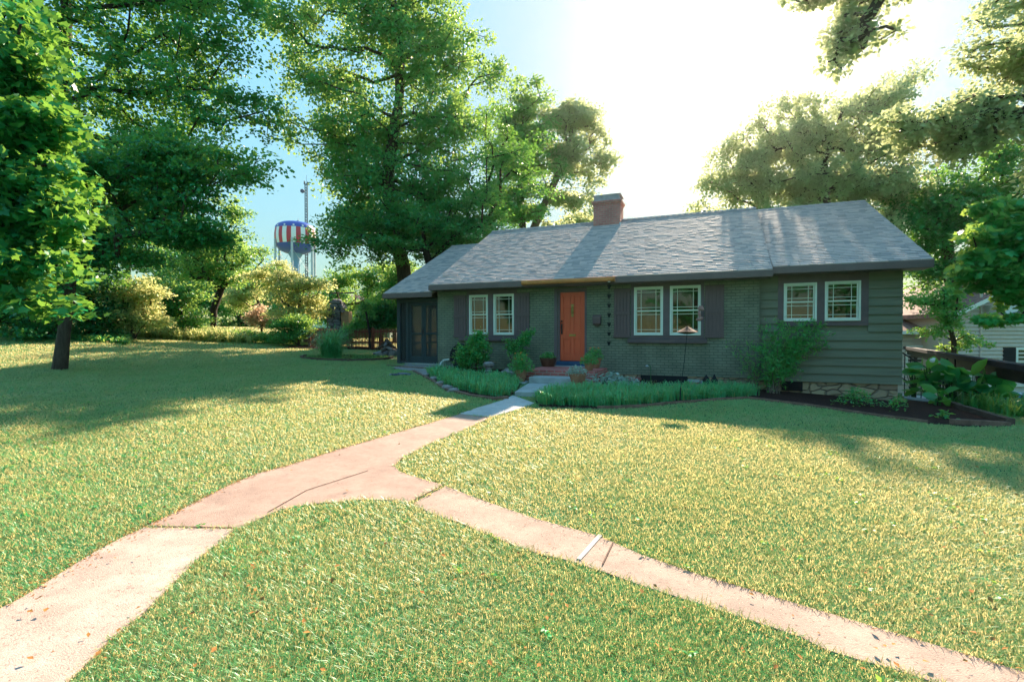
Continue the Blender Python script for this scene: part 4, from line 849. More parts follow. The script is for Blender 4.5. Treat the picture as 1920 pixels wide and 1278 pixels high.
lirR = gp([(1004,749),(1012,759),(1060,762),(1120,764),(1190,761),(1270,753),(1330,748),(1400,744),(1422,742),(1400,737),(1330,735),(1270,738),(1180,737),(1100,735),(1062,738),(1030,742)])
tufts('border_grass', fill(lirR, .13, .05), .26, .011, 38, M['border'], .8, 'dense dark green border grass along the right bed in front of the brick wall')
for pl, lb in ((lirL, 'few dry straw coloured blades among the left border grass'), (lirR, 'few dry straw coloured blades among the right border grass')):
    tufts('dry_blades', fill(pl, .22, .1), .24, .010, 5, M['leaf_gold'], .9, lb, 'dry grass')
# ornamental clump in the round bed
cp = G(625,671); r = empty('ornamental_grass', (*cp, tz(*cp)), label='tall blue green ornamental grass clump in the round edged bed', cat='grass clump')
tufts('blades', np.array([cp]*11)+RNG.normal(size=(11,2))*.13, 1.0, .016, 80, M['border'], .9, parent=r)
tufts('bed_ground_cover', fill(bedC, .22, .1), .10, .012, 16, M['leaf_mid'], .9, 'sparse low ground cover in the round edged bed', 'ground cover')
def shrub(name, base, lobes, n_att, n_leaf, leaf, m, label, tr=.03, bark=None, stems=3, cat='shrub', group=None, **k):
    L = lobes; cxy = np.array([[l[0],l[1],l[2]] for l in L]).mean(0); b0 = np.array(base)
    top = b0+(cxy-b0)*np.array([.3,.3,.45])
    kw = dict(spray=.3, flat=.8, gap=.1, bias=.2, minr=.004, crown='foliage', trunk='stems', zmin=base[2]+.05); kw.update(k)
    return tree(name, base, [tuple(top)], L, n_att, n_leaf, leaf, m, bark or M['stem'], tr, label, cat, group, **kw)
def hz(s, n): return HP(s, n)
# rose like shrub by first window
b0 = HP(-10.75,-.95); L = PL([(893,645,24),(880,662,26),(908,640,22),(870,675,18),(900,668,24),(895,628,12)], b0[1])
shrub('window_shrub', b0, L, 110, 40, .075, M['leaf_bright'], 'bushy green shrub in front of the left pair of windows', .02, spray=.17)
b0 = HP(-9.75,-.75); L = PL([(968,648,12),(985,634,12),(958,652,10),(975,665,12),(996,624,6),(950,640,6)], b0[1])
shrub('leaning_shrub', b0, L, 60, 32, .07, M['leaf_bright'], 'loose leafy shrub leaning toward the door left of the steps', .014, spray=.15)
b0 = HP(-11.9,-.55); tufts('border_grass', np.array([[b0[0],b0[1]]])+RNG.normal(size=(6,2))*.2, .35, .01, 12, M['silver'], .6, 'small pale wispy plant below the dark round tabletop', 'plant')
# hydrangea/silvery low plants right of stoop
def lowplant(name, px, py, w, h, m, n, ls, label, cat='plant', flowers=None):
    x, y = G(px, py); r = empty(name, (x, y, tz(x,y)), label=label, cat=cat)
    q = RNG.normal(size=(n,3))*np.array([w/2.2,w/2.6,0]); q[:,2] = h*(.35+.65*RNG.random(n))*np.exp(-(q[:,0]**2+q[:,1]**2)/(w*w*.6))+.02
    V = leaves(q, ls, 1.6); npmesh('foliage', V, 4, F4, RNG.random(n), m, r)
    b = MB(); 
    for k in range(7): a = random.uniform(0,6.28); b.tube([(0,0,-.05),(w*.35*math.cos(a),w*.35*math.sin(a),h*.6)], .006, 5)
    b.build('stems', M['gstem'], r)
    if flowers:
        b = MB()
        for k in range(flowers[1]): b.ball((random.gauss(0,w*.3),random.gauss(0,w*.25),h*random.uniform(.8,1.1)), .03, 6, .2)
        b.build('flowers', M[flowers[0]], r)
    return r
lowplant('silvery_plant', 1143, 726, .75, .38, M['silver'], 380, .10, 'silvery green leafy plant right beside the brick stoop')
lowplant('silvery_plant', 1178, 727, .6, .26, M['silver'], 300, .07, 'low silvery ground plant between the stoop and the window well')
lowplant('small_shrub', 1607, 761, .42, .42, M['leaf_mid'], 420, .06, 'small round green shrub in the mulch before the stone foundation')
lowplant('small_flower', 1678, 770, .30, .30, M['leaf_bright'], 90, .07, 'small leafy flower plant in the mulch near the house corner')
lowplant('seedling', 1770, 786, .22, .16, M['leaf_bright'], 22, .12, 'tiny strappy seedling alone in the dark mulch')
# nandina canes at the clapboard corner
def canes(name, base, tips, label, m=None, n_leaf=60, group=None):
    r = empty(name, base, label=label, cat='shrub', group=group); b = MB(); B = np.array(base); pos = []
    for (px, py, dY) in tips:
        T = at(px, py, base[1]+dY)-B; st = np.array([random.uniform(-.13,.13), random.uniform(-.1,.1), -.05])
        pts = [st*(1-t)+(T*np.array([t**1.7,t**1.7,t**.8])) for t in np.linspace(0,1,7)]
        b.tube([tuple(p) for p in pts], [.011,.010,.009,.008,.006,.005,.004], 6)
        for k in range(n_leaf):
            t = 1-RNG.random()**1.3*.62; i = min(5, int(t*6)); p = pts[i]*(1-(t*6-i))+pts[i+1]*(t*6-i); pos.append(p+RNG.normal(size=3)*np.array([.085,.085,.05])*(1.5-t*.6))
    b.build('canes', M['palebark'], r); pos = np.array(pos)
    V = leaves(pos, .115, .8, LANCE, droop=.1); npmesh('foliage', V, 4, F4, RNG.random(len(V)), m or M['leaf_bright'], r); return r
nb0 = HP(-2.75,-.55)
canes('cane_shrub', nb0, [(1462,600,0),(1482,612,.2),(1500,603,-.1),(1520,600,.1),(1545,606,0),(1552,625,-.2),(1548,645,.1),(1530,632,.2),(1505,628,0),(1480,640,-.1),(1430,610,.1),(1425,650,0),(1468,652,.2),(1505,655,0),(1445,672,-.2),(1490,668,0),(1525,618,.2),(1470,690,0),(1440,700,.1),(1455,625,.1),(1520,645,-.1),(1490,690,.1)], 'tall cane shrub with feathery green leaves at the clapboard corner', n_leaf=150)
canes('cane_shrub', HP(-3.15,-.5), [(1370,640,0),(1385,655,0),(1400,634,.1),(1412,648,0),(1392,680,.1),(1415,690,0)], 'smaller sparse cane shrub against the brick wall left of the taller one', M['leaf_mid'], 42)
# big leaf plants by the ramp on the right
BL = np.array([[0,0,0],[.16,.15,.03],[.27,.45,.05],[.2,.75,.0],[0,1.,-.1],[-.2,.75,.0],[-.27,.45,.05],[-.16,.15,.03],[0,.5,-.04]]); FBL = [(8,i,(i+1)%8) for i in range(8)]
def bigplant(name, px, py, Y, h, n, ls, label, m='bigleaf', fl=None, up=.25):
    p = at(px, py, Y); base = (p[0], p[1], tz(p[0],p[1])); r = empty(name, base, label=label, cat='plant'); b = MB(); pos = []; dirs = []
    for k in range(n):
        a = random.uniform(0,6.28); hh = h*random.uniform(.25,1); rr = .22*h*random.uniform(.2,1); e = (rr*math.cos(a), rr*math.sin(a), hh)
        b.tube([(e[0]*.15,e[1]*.15,-.05),(e[0]*.5,e[1]*.5,hh*.6),e], .009, 6); pos.append(e); dirs.append((math.cos(a), math.sin(a), random.uniform(-.1,.9)*up*4))
    b.build('stems', M['gstem'], r); V = leaves(np.array(pos), ls, .9, BL, 0, np.array(dirs)*3); npmesh('foliage', V, 9, FBL, RNG.random(n), M[m], r)
    if fl:
        for mm, (fx_, fz_) in fl: b = MB(); b.ball((fx_,-.2,fz_), .055, 8, .2); b.ball((fx_+.04,-.2,fz_+.03), .04, 8, .2); b.build('flower', M[mm], r)
    return r
bigplant('broad_leaf_plant', 1745, 740, 12.6, .9, 26, .42, 'broad leaved plant with a red and a white bloom nearest the house corner', fl=[('redflower',(.05,.95)),('whiteflower',(-.15,1.08)),('whiteflower',(.12,.72))])
bigplant('broad_leaf_plant', 1782, 745, 12.3, .95, 26, .5, 'tall broad leaved plant in the middle of the group under the long dark beam')
bigplant('broad_leaf_plant', 1830, 748, 11.9, .85, 24, .52, 'broad leaved plant with long upright leaves right of the braced post')
bigplant('broad_leaf_plant', 1862, 752, 11.6, .65, 20, .48, 'low spreading broad leaved plant beside the blue car', up=.1)
bigplant('rosette_plant', 1762, 765, 11.2, .35, 13, .34, 'round leaved green plant at the mulch bed timber', up=.02)
bigplant('leafy_plant', 1712, 745, 13.4, .9, 20, .30, 'leafy plant behind the concrete side walk at the house corner', 'leaf_mid')
pts = fill([(10.3,9.9),(13.8,9.4),(15,11.5),(13,13.2),(11.3,12.6)], .22, .1); tufts('day_lilies', pts, .42, .022, 14, M['leaf_bright'], .9, 'mass of strappy green day lily leaves beyond the bed timber', 'ground cover')
pts = fill([(10.7,3.),(16,3.),(16,9.6),(10.3,9.5)], .3, .14); tufts('day_lilies', pts, .34, .025, 14, M['leaf_bright'], .9, 'mass of strappy leaves on the slope right of the lawn', 'ground cover')
#@@SECTION trees
# ------------------------------------------------------------------ trees and shrubs of the garden
def T(name, bpx, Y, tops, lobes, n, k, leaf, m, bark, tr, label, **kw):
    base = gb(bpx, Y) if not isinstance(bpx, tuple) else bpx
    return tree(name, base, [tuple(at(x, y, Y+(d[0] if d else 0))) for x, y, *d in tops], PL(lobes, Y), n, k, leaf, M[m], M[bark], tr, label, **kw)
# T1 small maple on the left lawn
T('maple_tree', 112, 13.6, [(118,620),(128,555),(134,520),(190,470)],
  [(60,500,70,45),(150,440,80,50),(230,420,75,45),(320,370,70,40),(380,330,60,35),(200,340,110,60),(300,290,80,50),(90,400,90,60),(420,390,60,35),(350,440,60,30),(60,570,50,30),(440,300,50,30),(120,300,90,60),(30,450,60,60),(40,590,60,25),(90,540,45,25),(190,500,50,28),(260,480,45,25),(390,440,60,28)],
  440, 95, .13, 'leaf_shade', 'bark', .15, 'dark trunked maple standing on the left lawn, nearest tree with a visible trunk', spray=.62, flat=.3, tonec=.45)
# T0 off-frame tree leaning in on the left edge, large leaves
b0 = (-9.6, 4.6, tz(-9.6,4.6))
tree('maple_tree', b0, [(-9.4,4.8,1.5),(-9.0,5.4,4.0)], PL([(-10,60,80,60),(30,150,70,60),(0,260,70,60),(60,330,70,50),(20,420,80,60),(80,480,60,40),(-20,540,80,50),(70,560,50,30),(120,400,50,35),(-60,350,120,200),(50,240,60,40)], 6.8),
  260, 110, .105, M['leaf_shade'], M['barkdark'], .2, 'big leaved maple branches reaching in at the left edge of the photo', spray=.42, flat=.45, tmpl=MAPLE, fac=FM, tonec=.5)
# T2 tall tree behind on the left
T('tall_tree', 96, 21, [(104,520),(110,300),(118,120),(125,0),(130,-120)],
  [(60,40,90,70),(180,60,110,80),(300,40,110,70),(400,90,90,60),(480,190,70,45),(430,230,80,45),(330,170,110,70),(200,200,110,70),(70,190,80,80),(500,225,45,25),(450,320,60,35),(360,290,100,50),(250,300,100,60),(450,20,60,50),(120,330,100,60),(450,395,30,25),(300,-60,150,60),(120,-80,150,70),(-40,100,90,120)],
  650, 88, .19, 'leaf_shade', 'barkdark', .32, 'tall spreading tree filling the upper left, behind the dark trunked maple', spray=1.0, flat=.38, tonec=.55)
# T3 big central tree
T('tall_tree', 765, 25, [(757,500),(740,430),(725,330),(748,200),(750,80),(735,-20)],
  [(560,60,60,55),(620,140,80,60),(700,50,100,70),(780,110,90,70),(850,90,70,60),(900,150,60,50),(930,130,25,22),(600,230,70,55),(680,250,100,70),(790,230,100,60),(870,230,70,55),(632,335,36,28),(670,340,80,50),(760,340,110,60),(850,360,90,55),(655,420,46,36),(705,430,85,50),(800,440,100,45),(870,440,60,35),(572,280,30,16),(520,40,35,40),(640,-30,110,50),(780,10,90,50),(660,478,34,22),(505,20,25,22),(700,420,70,40,6),(670,400,40,30,7),(770,400,60,40,6),(612,492,14,9,5)],  # lobes set back in depth are added to shade the far left lawn
  900, 88, .19, 'leaf_mid', 'bark', .38, 'tallest tree in the photo, rising behind the left end of the roof', spray=.75, flat=1.0, tonec=.5, gap=.12, up=.5)
# T3b darker feathery low crown in front of T3
T('honey_locust', 830, 22.5, [(825,560),(800,470),(790,420)],
  [(650,400,60,28),(730,400,70,35),(820,400,80,40),(880,380,60,40),(930,400,55,35),(760,460,90,28),(680,450,60,28),(850,450,70,30),(900,430,60,25),(980,330,50,60),(950,270,60,60),(620,455,40,18)],
  260, 120, .13, 'leaf_shade', 'barkdark', .22, 'dark feathery tree right behind the porch roof', spray=.75, flat=.35, tonec=.5)
# T4, T5 behind the roof left of the chimney
T('tall_tree', 985, 38, [(980,440),(975,330),(980,230)],
  [(985,200,45,40),(950,240,50,45),(1000,260,50,50),(960,320,60,50),(1020,330,50,50),(950,390,60,40),(1000,400,40,30)],
  280, 85, .25, 'leaf_mid', 'bark', .3, 'olive green tree between the tallest tree and the airy tree by the chimney', spray=.9, flat=.6)
T('tall_tree', 988, 39, [(1000,430),(1045,330),(1070,260)],
  [(1050,220,40,28),(1090,230,40,30),(1125,265,28,30),(1130,310,25,25),(1105,345,35,25),(1060,290,45,35),(1120,380,30,18),(1065,370,35,20),(1040,420,35,15),(1090,200,20,14)],
  250, 70, .26, 'leaf_olive', 'palebark', .32, 'airy tree with bare limbs just left of the brick chimney', spray=.85, flat=.6, gap=.35)
T('yellow_tree', 1085, 55, [(1085,430)], [(1080,412,25,12),(1060,425,20,10),(1105,418,18,10)], 50, 60, .3, 'leaf_gold', 'bark', .15, 'small yellowish treetop showing over the ridge beside the chimney', spray=1.0)
# T6 behind the roof right
T('tall_tree', 1560, 27, [(1550,430),(1540,340),(1560,250)],
  [(1310,395,25,18),(1360,380,40,25),(1420,395,50,28),(1490,400,60,28),(1570,410,60,28),(1640,420,50,30),(1400,300,40,30),(1470,270,50,35),(1335,340,30,30),(1380,330,45,45),(1375,270,35,22),(1430,240,45,30),(1430,330,60,50),(1500,230,55,40),(1500,330,70,60),(1560,250,60,50),(1580,340,70,60),(1640,200,60,40),(1650,280,60,60),(1640,370,60,50),(1700,160,40,22),(1735,135,18,10),(1680,340,50,50),(1470,200,25,15),(1350,290,20,14)],
  1250, 52, .18, 'leaf_olive', 'bark', .36, 'broad hazy tree behind the right half of the roof, under the sun', spray=.5, flat=1.0, gap=.3, tonec=.6, up=.4)
T('tall_tree', 1790, 27, [(1785,560),(1775,450),(1770,360)],
  [(1680,400,50,40),(1740,380,60,45),(1800,350,60,40),(1850,320,60,40),(1740,450,50,40),(1790,430,60,45),(1830,400,60,40),(1880,290,50,35),(1900,360,50,40),(1700,470,35,30),(1740,510,50,30),(1790,500,40,30)],
  330, 92, .20, 'leaf_shade', 'bark', .3, 'dark green tree behind the right gable end of the house', spray=.9, flat=.5)
# T7 big right tree whose limbs hang into the top right corner
b0 = (19.5, 12.5, tz(19.5,12.5))
tree('overhanging_tree', b0, [(19.3,12.6,3.),(18.6,13.,8.),(17.,13.5,12.)], PL([(1860,60,50,50),(1900,120,60,50),(1860,190,60,40),(1800,220,70,40),(1730,260,60,35),(1690,240,40,25),(1780,280,60,30),(1890,230,50,40),(1840,260,60,35),(1900,20,40,50),(1690,215,25,15),(1960,120,70,120),(1990,260,70,80)], 15),
  430, 62, .16, M['leaf_olive'], M['bark'], .34, 'right edge tree with pale sunlit leaves reaching into the upper right', spray=.46, flat=.8, tonec=.65, gap=.4)
b0 = (16.5, 7.0, tz(16.5,7.0))
tree('overhanging_tree', b0, [(16.4,7.2,3.),(15.6,8,7.5),(12,9.6,10.2),(8.6,10.4,9.4)], PL([(1600,20,45,30),(1640,50,35,30),(1590,90,35,25),(1620,60,50,40),(1570,60,25,14),(1560,130,18,15),(1545,150,14,14),(1640,-30,80,50),(1555,90,20,14),(1575,-50,80,40),(1550,110,14,14)], 12),
  190, 42, .14, M['leaf_olive'], M['bark'], .24, 'leafy branch hanging down from the top edge right of the sun', spray=.34, flat=.8, tonec=.7, bias=.15, gap=.4)
b0 = (13.9, 7.6, tz(13.9,7.6))
tree('maple_tree', b0, [(13.8,7.7,-.2),(13.2,8,1.5)], PL([(1890,400,45,25),(1860,440,45,30),(1900,460,50,40),(1840,480,35,25),(1880,520,50,30),(1830,510,25,20),(1900,560,30,25),(1880,590,25,15),(1850,600,12,8),(1950,480,60,80)], 9),
  150, 100, .12, M['leaf_bright'], M['barkdark'], .11, 'bright green maple at the right edge in front of the beige house', spray=.34, flat=.4, tmpl=MAPLE, fac=FM, tonec=.4)
T('small_tree', 1790, 19, [(1788,640),(1780,610)],
  [(1730,560,30,25),(1760,590,40,30),(1800,600,40,25),(1780,550,40,25),(1820,640,35,15),(1750,620,30,18),(1790,650,30,12),(1720,600,18,20),(1850,655,20,8)],
  75, 70, .12, 'leaf_bright', 'bark', .09, 'small half sunlit tree in front of the beige neighbouring house', spray=.42, flat=.4, gap=.4)
# left background shrubs and small trees
T('small_tree', 398, 30, [(402,580),(415,545),(430,520)],
  [(360,470,50,30),(430,450,60,35),(465,478,30,20),(400,510,60,28),(470,520,45,22),(330,520,35,22),(440,400,40,25)],
  190, 95, .16, 'leaf_mid', 'barkdark', .2, 'small dark limbed tree beyond the left lawn, left of the pale bush', spray=.85, flat=.35)
T('pale_bush', 560, 27, [(560,600),(562,570)],
  [(530,520,35,16),(570,535,45,18),(600,565,30,15),(540,560,40,18),(500,540,30,14),(610,585,15,12),(480,515,20,12),(560,590,40,14)],
  170, 85, .14, 'leaf_gold', 'bark', .12, 'wide layered pale yellow bush left of the stone pillar', spray=.7, flat=.25, tonec=.8)
T('pink_bush', 492, 31, [(490,610)], [(490,590,22,16),(505,600,18,12),(478,600,14,10)], 60, 75, .13, 'leaf_pink', 'bark', .06, 'pinkish bush in the sun beyond the left lawn', spray=.5)
T('green_bush', 560, 24.6, [(560,620)], [(545,605,30,15),(572,600,26,13),(540,630,30,14),(580,625,22,14),(520,615,18,10)], 120, 85, .10, 'leaf_bright', 'bark', .06, 'bright green fine leaved bush at the left end of the picket fence', spray=.5, flat=.4)
T('low_hedge', 480, 25.5, [(480,632)], [(450,628,22,10),(480,630,24,11),(510,634,22,10),(535,640,16,8)], 90, 80, .09, 'leaf_mid', 'stem', .04, 'low dark green hedge at the far edge of the left lawn', spray=.4, cat='hedge')
T('wild_shrub', 250, 23, [(250,600)], [(245,560,35,30),(275,540,30,25),(230,600,40,22),(280,600,30,18),(225,540,35,30),(262,585,26,24)], 150, 85, .13, 'leaf_gold', 'bark', .1, 'tall sunlit pale shrub behind the left maple trunk', spray=.6, tonec=.45)
T('wild_shrub', 340, 26, [(340,590)], [(330,560,35,30),(370,560,30,30),(310,590,25,20),(350,600,30,14),(300,540,30,30)], 140, 85, .14, 'leaf_mid', 'bark', .1, 'rounded green shrub between the sunlit shrub and the small dark tree', spray=.6)
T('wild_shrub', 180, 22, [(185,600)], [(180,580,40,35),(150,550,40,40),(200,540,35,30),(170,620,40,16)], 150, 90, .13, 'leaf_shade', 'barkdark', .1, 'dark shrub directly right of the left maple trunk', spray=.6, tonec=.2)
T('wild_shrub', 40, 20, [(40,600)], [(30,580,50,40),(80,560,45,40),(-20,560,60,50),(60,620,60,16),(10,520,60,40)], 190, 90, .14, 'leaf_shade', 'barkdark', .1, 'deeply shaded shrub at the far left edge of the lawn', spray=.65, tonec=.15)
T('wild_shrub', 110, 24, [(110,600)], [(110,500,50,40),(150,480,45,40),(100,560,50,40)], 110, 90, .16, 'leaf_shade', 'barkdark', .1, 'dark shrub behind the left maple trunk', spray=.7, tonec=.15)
def groundcover():
    P = []
    for _ in range(900):
        px = random.uniform(215, 470); Y = random.uniform(24.5, 28.5); x, y, z = gb(px, Y); P.append((x,y))
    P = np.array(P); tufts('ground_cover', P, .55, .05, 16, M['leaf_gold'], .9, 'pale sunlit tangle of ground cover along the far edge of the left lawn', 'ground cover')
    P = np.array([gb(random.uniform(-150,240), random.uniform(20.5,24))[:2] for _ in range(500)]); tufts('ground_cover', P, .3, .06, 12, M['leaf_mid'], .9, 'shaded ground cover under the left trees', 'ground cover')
groundcover()
# far trees closing the view on the left and the middle
FAR = [(20,45,300,150,200,'leaf_shade'),(170,48,330,120,170,'leaf_mid'),(300,50,420,90,120,'leaf_shade'),(400,55,480,70,90,'leaf_mid'),(240,60,380,100,130,'leaf_mid'),(-120,40,300,150,220,'leaf_shade'),(450,62,550,70,90,'leaf_mid'),(535,66,565,60,60,'leaf_bright'),(625,62,580,55,45,'leaf_mid')]
for i, (px, Y, cy, r, rz, m) in enumerate(FAR):
    T('far_tree', px, Y, [(px,560),(px,cy+40)], [(px,cy,r*.8,rz*.6),(px-r*.4,cy+60,r*.6,rz*.4),(px+r*.4,cy+70,r*.6,rz*.4),(px,570,r*.7,40)], 170, 70, .34, m, 'barkdark', .3,
      ['far tree beyond the left lawn behind the maple branches','second far tree, left of the tall tree trunk','far dark tree above the sunlit shrub','far tree above the small dark limbed tree','far tree filling the gap above the ground cover','far tree outside the left edge of the lawn','far low tree left of the pale bush','far low tree behind the pale bush','far low tree behind the stone chimney'][i], group='far trees beyond the left lawn', spray=1.5)
for i, (px, Y, lob, m) in enumerate([(650,36,[(625,530,30,25),(660,520,35,30),(690,540,30,25),(720,520,40,30),(640,575,25,12)],'leaf_bright'),(740,33,[(740,540,40,30),(770,520,40,30),(720,575,30,20),(755,580,25,30)],'leaf_mid'),(715,25.5,[(710,600,25,22),(735,590,20,30),(690,615,18,12),(725,575,24,12)],'leaf_shade'),(505,42,[(470,540,30,22),(520,505,25,18),(440,560,30,20)],'leaf_gold')]):
    T('small_tree', px, Y, [(px,600)], lob, 140, 85, .17, m, 'bark', .12, ['bright green tree behind the pale green house','yellow green tree behind the porch roof corner','dark vine covered small tree against the picket fence','far sunlit pale tree behind the layered bush'][i], spray=.7)
b0 = gb(660,24.2); shrub('fence_bush', b0, PL([(655,622,16,10),(670,612,14,10),(640,632,10,8)], 24), 60, 70, .11, M['leaf_bright'], 'bright green bush growing through the picket fence', spray=.35)
T('thin_tree', 694, 23.4, [(692,625),(688,590),(684,575)], [(688,575,14,10),(680,560,10,8),(700,590,10,10)], 24, 40, .09, 'leaf_mid', 'barkdark', .05, 'thin dark stemmed young tree in front of the picket fence', spray=.3)
# trees across the street behind the viewer, seen in the window panes
for i, (x, y) in enumerate(((2,-25),(-13,-27),(13,-24),(27,-18))):
    tree('street_tree', (x, y, tz(x,y)), [(x,y,2.5),(x+.5,y,5)], [(x,y,1.2,3),(x,y,6,4),(x-3,y,5,3),(x+3,y+1,5,3),(x,y,9,3),(x+1,y+2,3,2.5)], 120, 50, .36, M['leaf_mid'], M['bark'], .3, ['street tree behind the viewer, reflected in the middle windows','street tree behind the viewer, farthest left','street tree behind the viewer, reflected in the right windows','street tree behind the viewer, farthest right'][i], spray=1.2)
#@@SECTION background
# ------------------------------------------------------------------ picket fence, pillar, neighbours
fa, fb = np.array(gb(578,24.4)[:2]), np.array([-5.0,22.9]); fl_ = np.linalg.norm(fb-fa); fang = math.atan2(fb[1]-fa[1], fb[0]-fa[0])
zf = tz(*((fa+fb)/2))
pf = empty('picket_fence', (fa[0], fa[1], zf), fang, label='low reddish brown picket fence left of the screened porch', cat='fence')
n = int(fl_/.082); pk = None
for i in range(n):
    h = random.uniform(.98,1.02); b = MB(); b.prismy([(0,.08),(.042,.08),(.042,h-.05),(.021,h),(0,h-.05)], 0, .018)
    if pk is None: pk = b.build('picket', M['redfence'], pf); pk.location = (0,0,0)
    else:
        o = pk.copy(); COL.objects.link(o); o.parent = pf; o.location = (i*.082,random.uniform(-.002,.002),random.uniform(-.01,.01)); o.rotation_euler = (0, random.uniform(-.012,.012), 0)
for z in (.28,.80): b = MB(); b.box(-.05,n*.082,.019,.055,z,z+.08); b.build('rail', M['redfence'], pf)
for i in range(4): b = MB(); b.box(0,.09,.056,.14,-.2,1.05); b.build('post', M['redfence'], pf, loc=(i*(n*.082-.09)/3,0,0))
sx, sy, sz = gb(632,27.5); sp_ = empty('stone_chimney', (sx,sy,sz), label='rough stacked stone outdoor chimney behind the picket fence', cat='stone pillar')
def P2(px, py, Y): return at(px, py, Y)
w_ = .40; top = at(632,572,27.5)[2]-sz
b = MB(); z = -.2
while z < top-.5:
    hh = random.uniform(.16,.3); j = random.uniform(-.05,.05); b.box(-w_+j,w_*.7+j,-.35+j,.35,z,z+hh-.015); z += hh
for k in range(5): j = random.uniform(-.12,.12); b.box(-w_*.95+j+.02*k,w_*.95+j,-.4,.38,z,z+.11); z += .125+(.0 if k < 3 else .02)
b.ball((.0,0,z+.02),.3,9,.15,(1.1,.9,.4)); b.build('stacked_stones', M['greystone'], sp_, .02)
b = MB(); b.box(.29,.75,-.2,.4,-.2,top-.35); b.build('side_wall', mat('orange_stone', (.45,.26,.17), .9, .2, .3, 5, .5, 12), sp_, .03)
b = MB(); b.box(-1.9,-.45,-.1,.2,-.1,.85); b.box(-1.95,-.42,-.15,.25,.851,.93); b.build('low_wall', mat('brown_wall', (.28,.14,.09), .9, .2, .3, 4), sp_, .01)
# pale green house behind fence
hx, hy, hz_ = gb(700,38); nh = empty('neighbour_house', (hx,hy,hz_), label='small pale green gabled house behind the picket fence', cat='house')
def L2(px, py, Y, o): p = at(px, py, Y); return (p[0]-o[0], p[1]-o[1], p[2]-o[2])
e0 = L2(660,577,38,(hx,hy,hz_)); pk_ = L2(697,557,38,(hx,hy,hz_)); e1x = 2*pk_[0]-e0[0]
b = MB(); b.prismy([(e0[0]+.2,-1),(e1x-.2,-1),(e1x-.2,e0[2]),(pk_[0],pk_[2]-.1),(e0[0]+.2,e0[2])], 0, 8); b.build('wall', M['palegreen'], nh)
b = MB(); b.prismy([(e0[0]-.15,e0[2]-.15),(pk_[0],pk_[2]),(e1x+.15,e1x*0+e0[2]-.15),(e1x+.15,e0[2]),(pk_[0],pk_[2]+.16),(e0[0]-.15,e0[2])], -.3, 8.3); b.build('roof', M['roofpink'], nh)
b = MB(); b.box(pk_[0]-.9,pk_[0]+.6,-.04,-.005,e0[2]-1.9,e0[2]-.5); b.build('window', M['white'], nh); b = MB(); b.box(e0[0]+.3,e0[0]+.9,-.04,-.005,e0[2]-.7,e0[2]-.6); b.build('vent', M['black'], nh)
bx, by, bz = gb(640,75); o = empty('distant_house', (bx,by,bz), label='distant low white house seen between the trees above the picket fence', cat='house')
b = MB(); b.box(-4.5,4.5,0,6,-.5,at(640,568,75)[2]-bz); b.build('wall', M['white'], o); b = MB(); zt_ = at(640,568,75)[2]-bz; b.prismx([(-.6,zt_),(3,zt_+1.5),(6.6,zt_)], -4.9, 4.9); b.build('roof', M['roofpink'], o)
# utility pole and wires
ux, uy, uz = gb(694,44); up0 = empty('utility_pole', (ux,uy,uz), label='weathered utility pole rising behind the pale green house', cat='utility pole')
ht = at(694,512,44)[2]-uz; b = MB(); b.tube([(0,0,-.3),(0,0,ht)], [.17,.13], 10); b.build('pole', mat('pole_grey', (.35,.33,.32), .9, .1, .3, 4), up0)
b = MB(); b.box(-1.2,1.2,-.16,-.14+.08,ht-.5,ht-.38); b.build('crossarm', M['wood'], up0)
sgz = at(640,549,60)[2]; gx_, gy_, gz_ = gb(640,60); o = empty('pipe_frame', (gx_,gy_,gz_), label='thin horizontal rail on slim posts seen far behind the fence', cat='frame')
b = MB(); b.box(-1.9,1.9,-.06,.06,sgz-gz_-.1,sgz-gz_+.12); b.build('rail', M['wood'], o)
for x in (-1.8,1.7): b = MB(); b.box(x,x+.12,-.05,.05,-.3,sgz-gz_-.1); b.build('post', M['wood'], o)
# beige house on the right
rx, ry = 24.6, 24.0; rz_ = -3.6; rh = empty('neighbour_house', (rx,ry,rz_), label='beige clapboard neighbouring house below on the right', cat='house')
def LP(px, py, Y): p = at(px, py, Y); return (p[0]-rx, p[1]-ry, p[2]-rz_)
x0 = LP(1800,0,24)[0]; zb_ = LP(0,722,24)[2]; ze = LP(0,586,24)[2]; xp, zp = LP(1935,520,24)[0], LP(0,520,24)[2]; x1 = 2*xp-x0
b = MB(); b.prismy([(x0,zb_),(x1,zb_),(x1,ze),(xp,zp-.1),(x0,ze)], 0, 9); b.build('front_gable_wall', M['cream'], rh)
def laps(xa, xb, z0, z1, y, clip=None):
    b = MB(); z = z0
    while z < z1:
        a, c = (xa, xb) if not clip else clip(z)
        if c-a > .1: b.prismx([(y-.07,z),(y-.001,z),(y-.001,z+.19),(y-.006,z+.19)], a, c)
        z += .195
    return b
def clip(z):
    if z < ze: return (x0,x1)
    t = (z+.19-ze)/(zp-.1-ze); return (x0+(xp-x0)*t, x1-(x1-xp)*t)
laps(x0,x1,zb_,zp-.25,0,clip).build('lap_siding', M['cream'], rh)
b = MB(); b.prismy([(x0-.45,ze-.25),(xp,zp+.02),(x1+.45,ze-.25),(x1+.45,ze-.02),(xp,zp+.26),(x0-.45,ze-.02)], -.4, 9.3); b.build('front_roof', M['roofpink'], rh)
b = MB(); b.prismy([(x0-.46,ze-.28),(xp,zp+.0),(x1+.46,ze-.28),(x1+.46,ze-.08),(xp,zp+.2),(x0-.46,ze-.08)], -.44, -.402); b.build('rake_board', M['white'], rh)
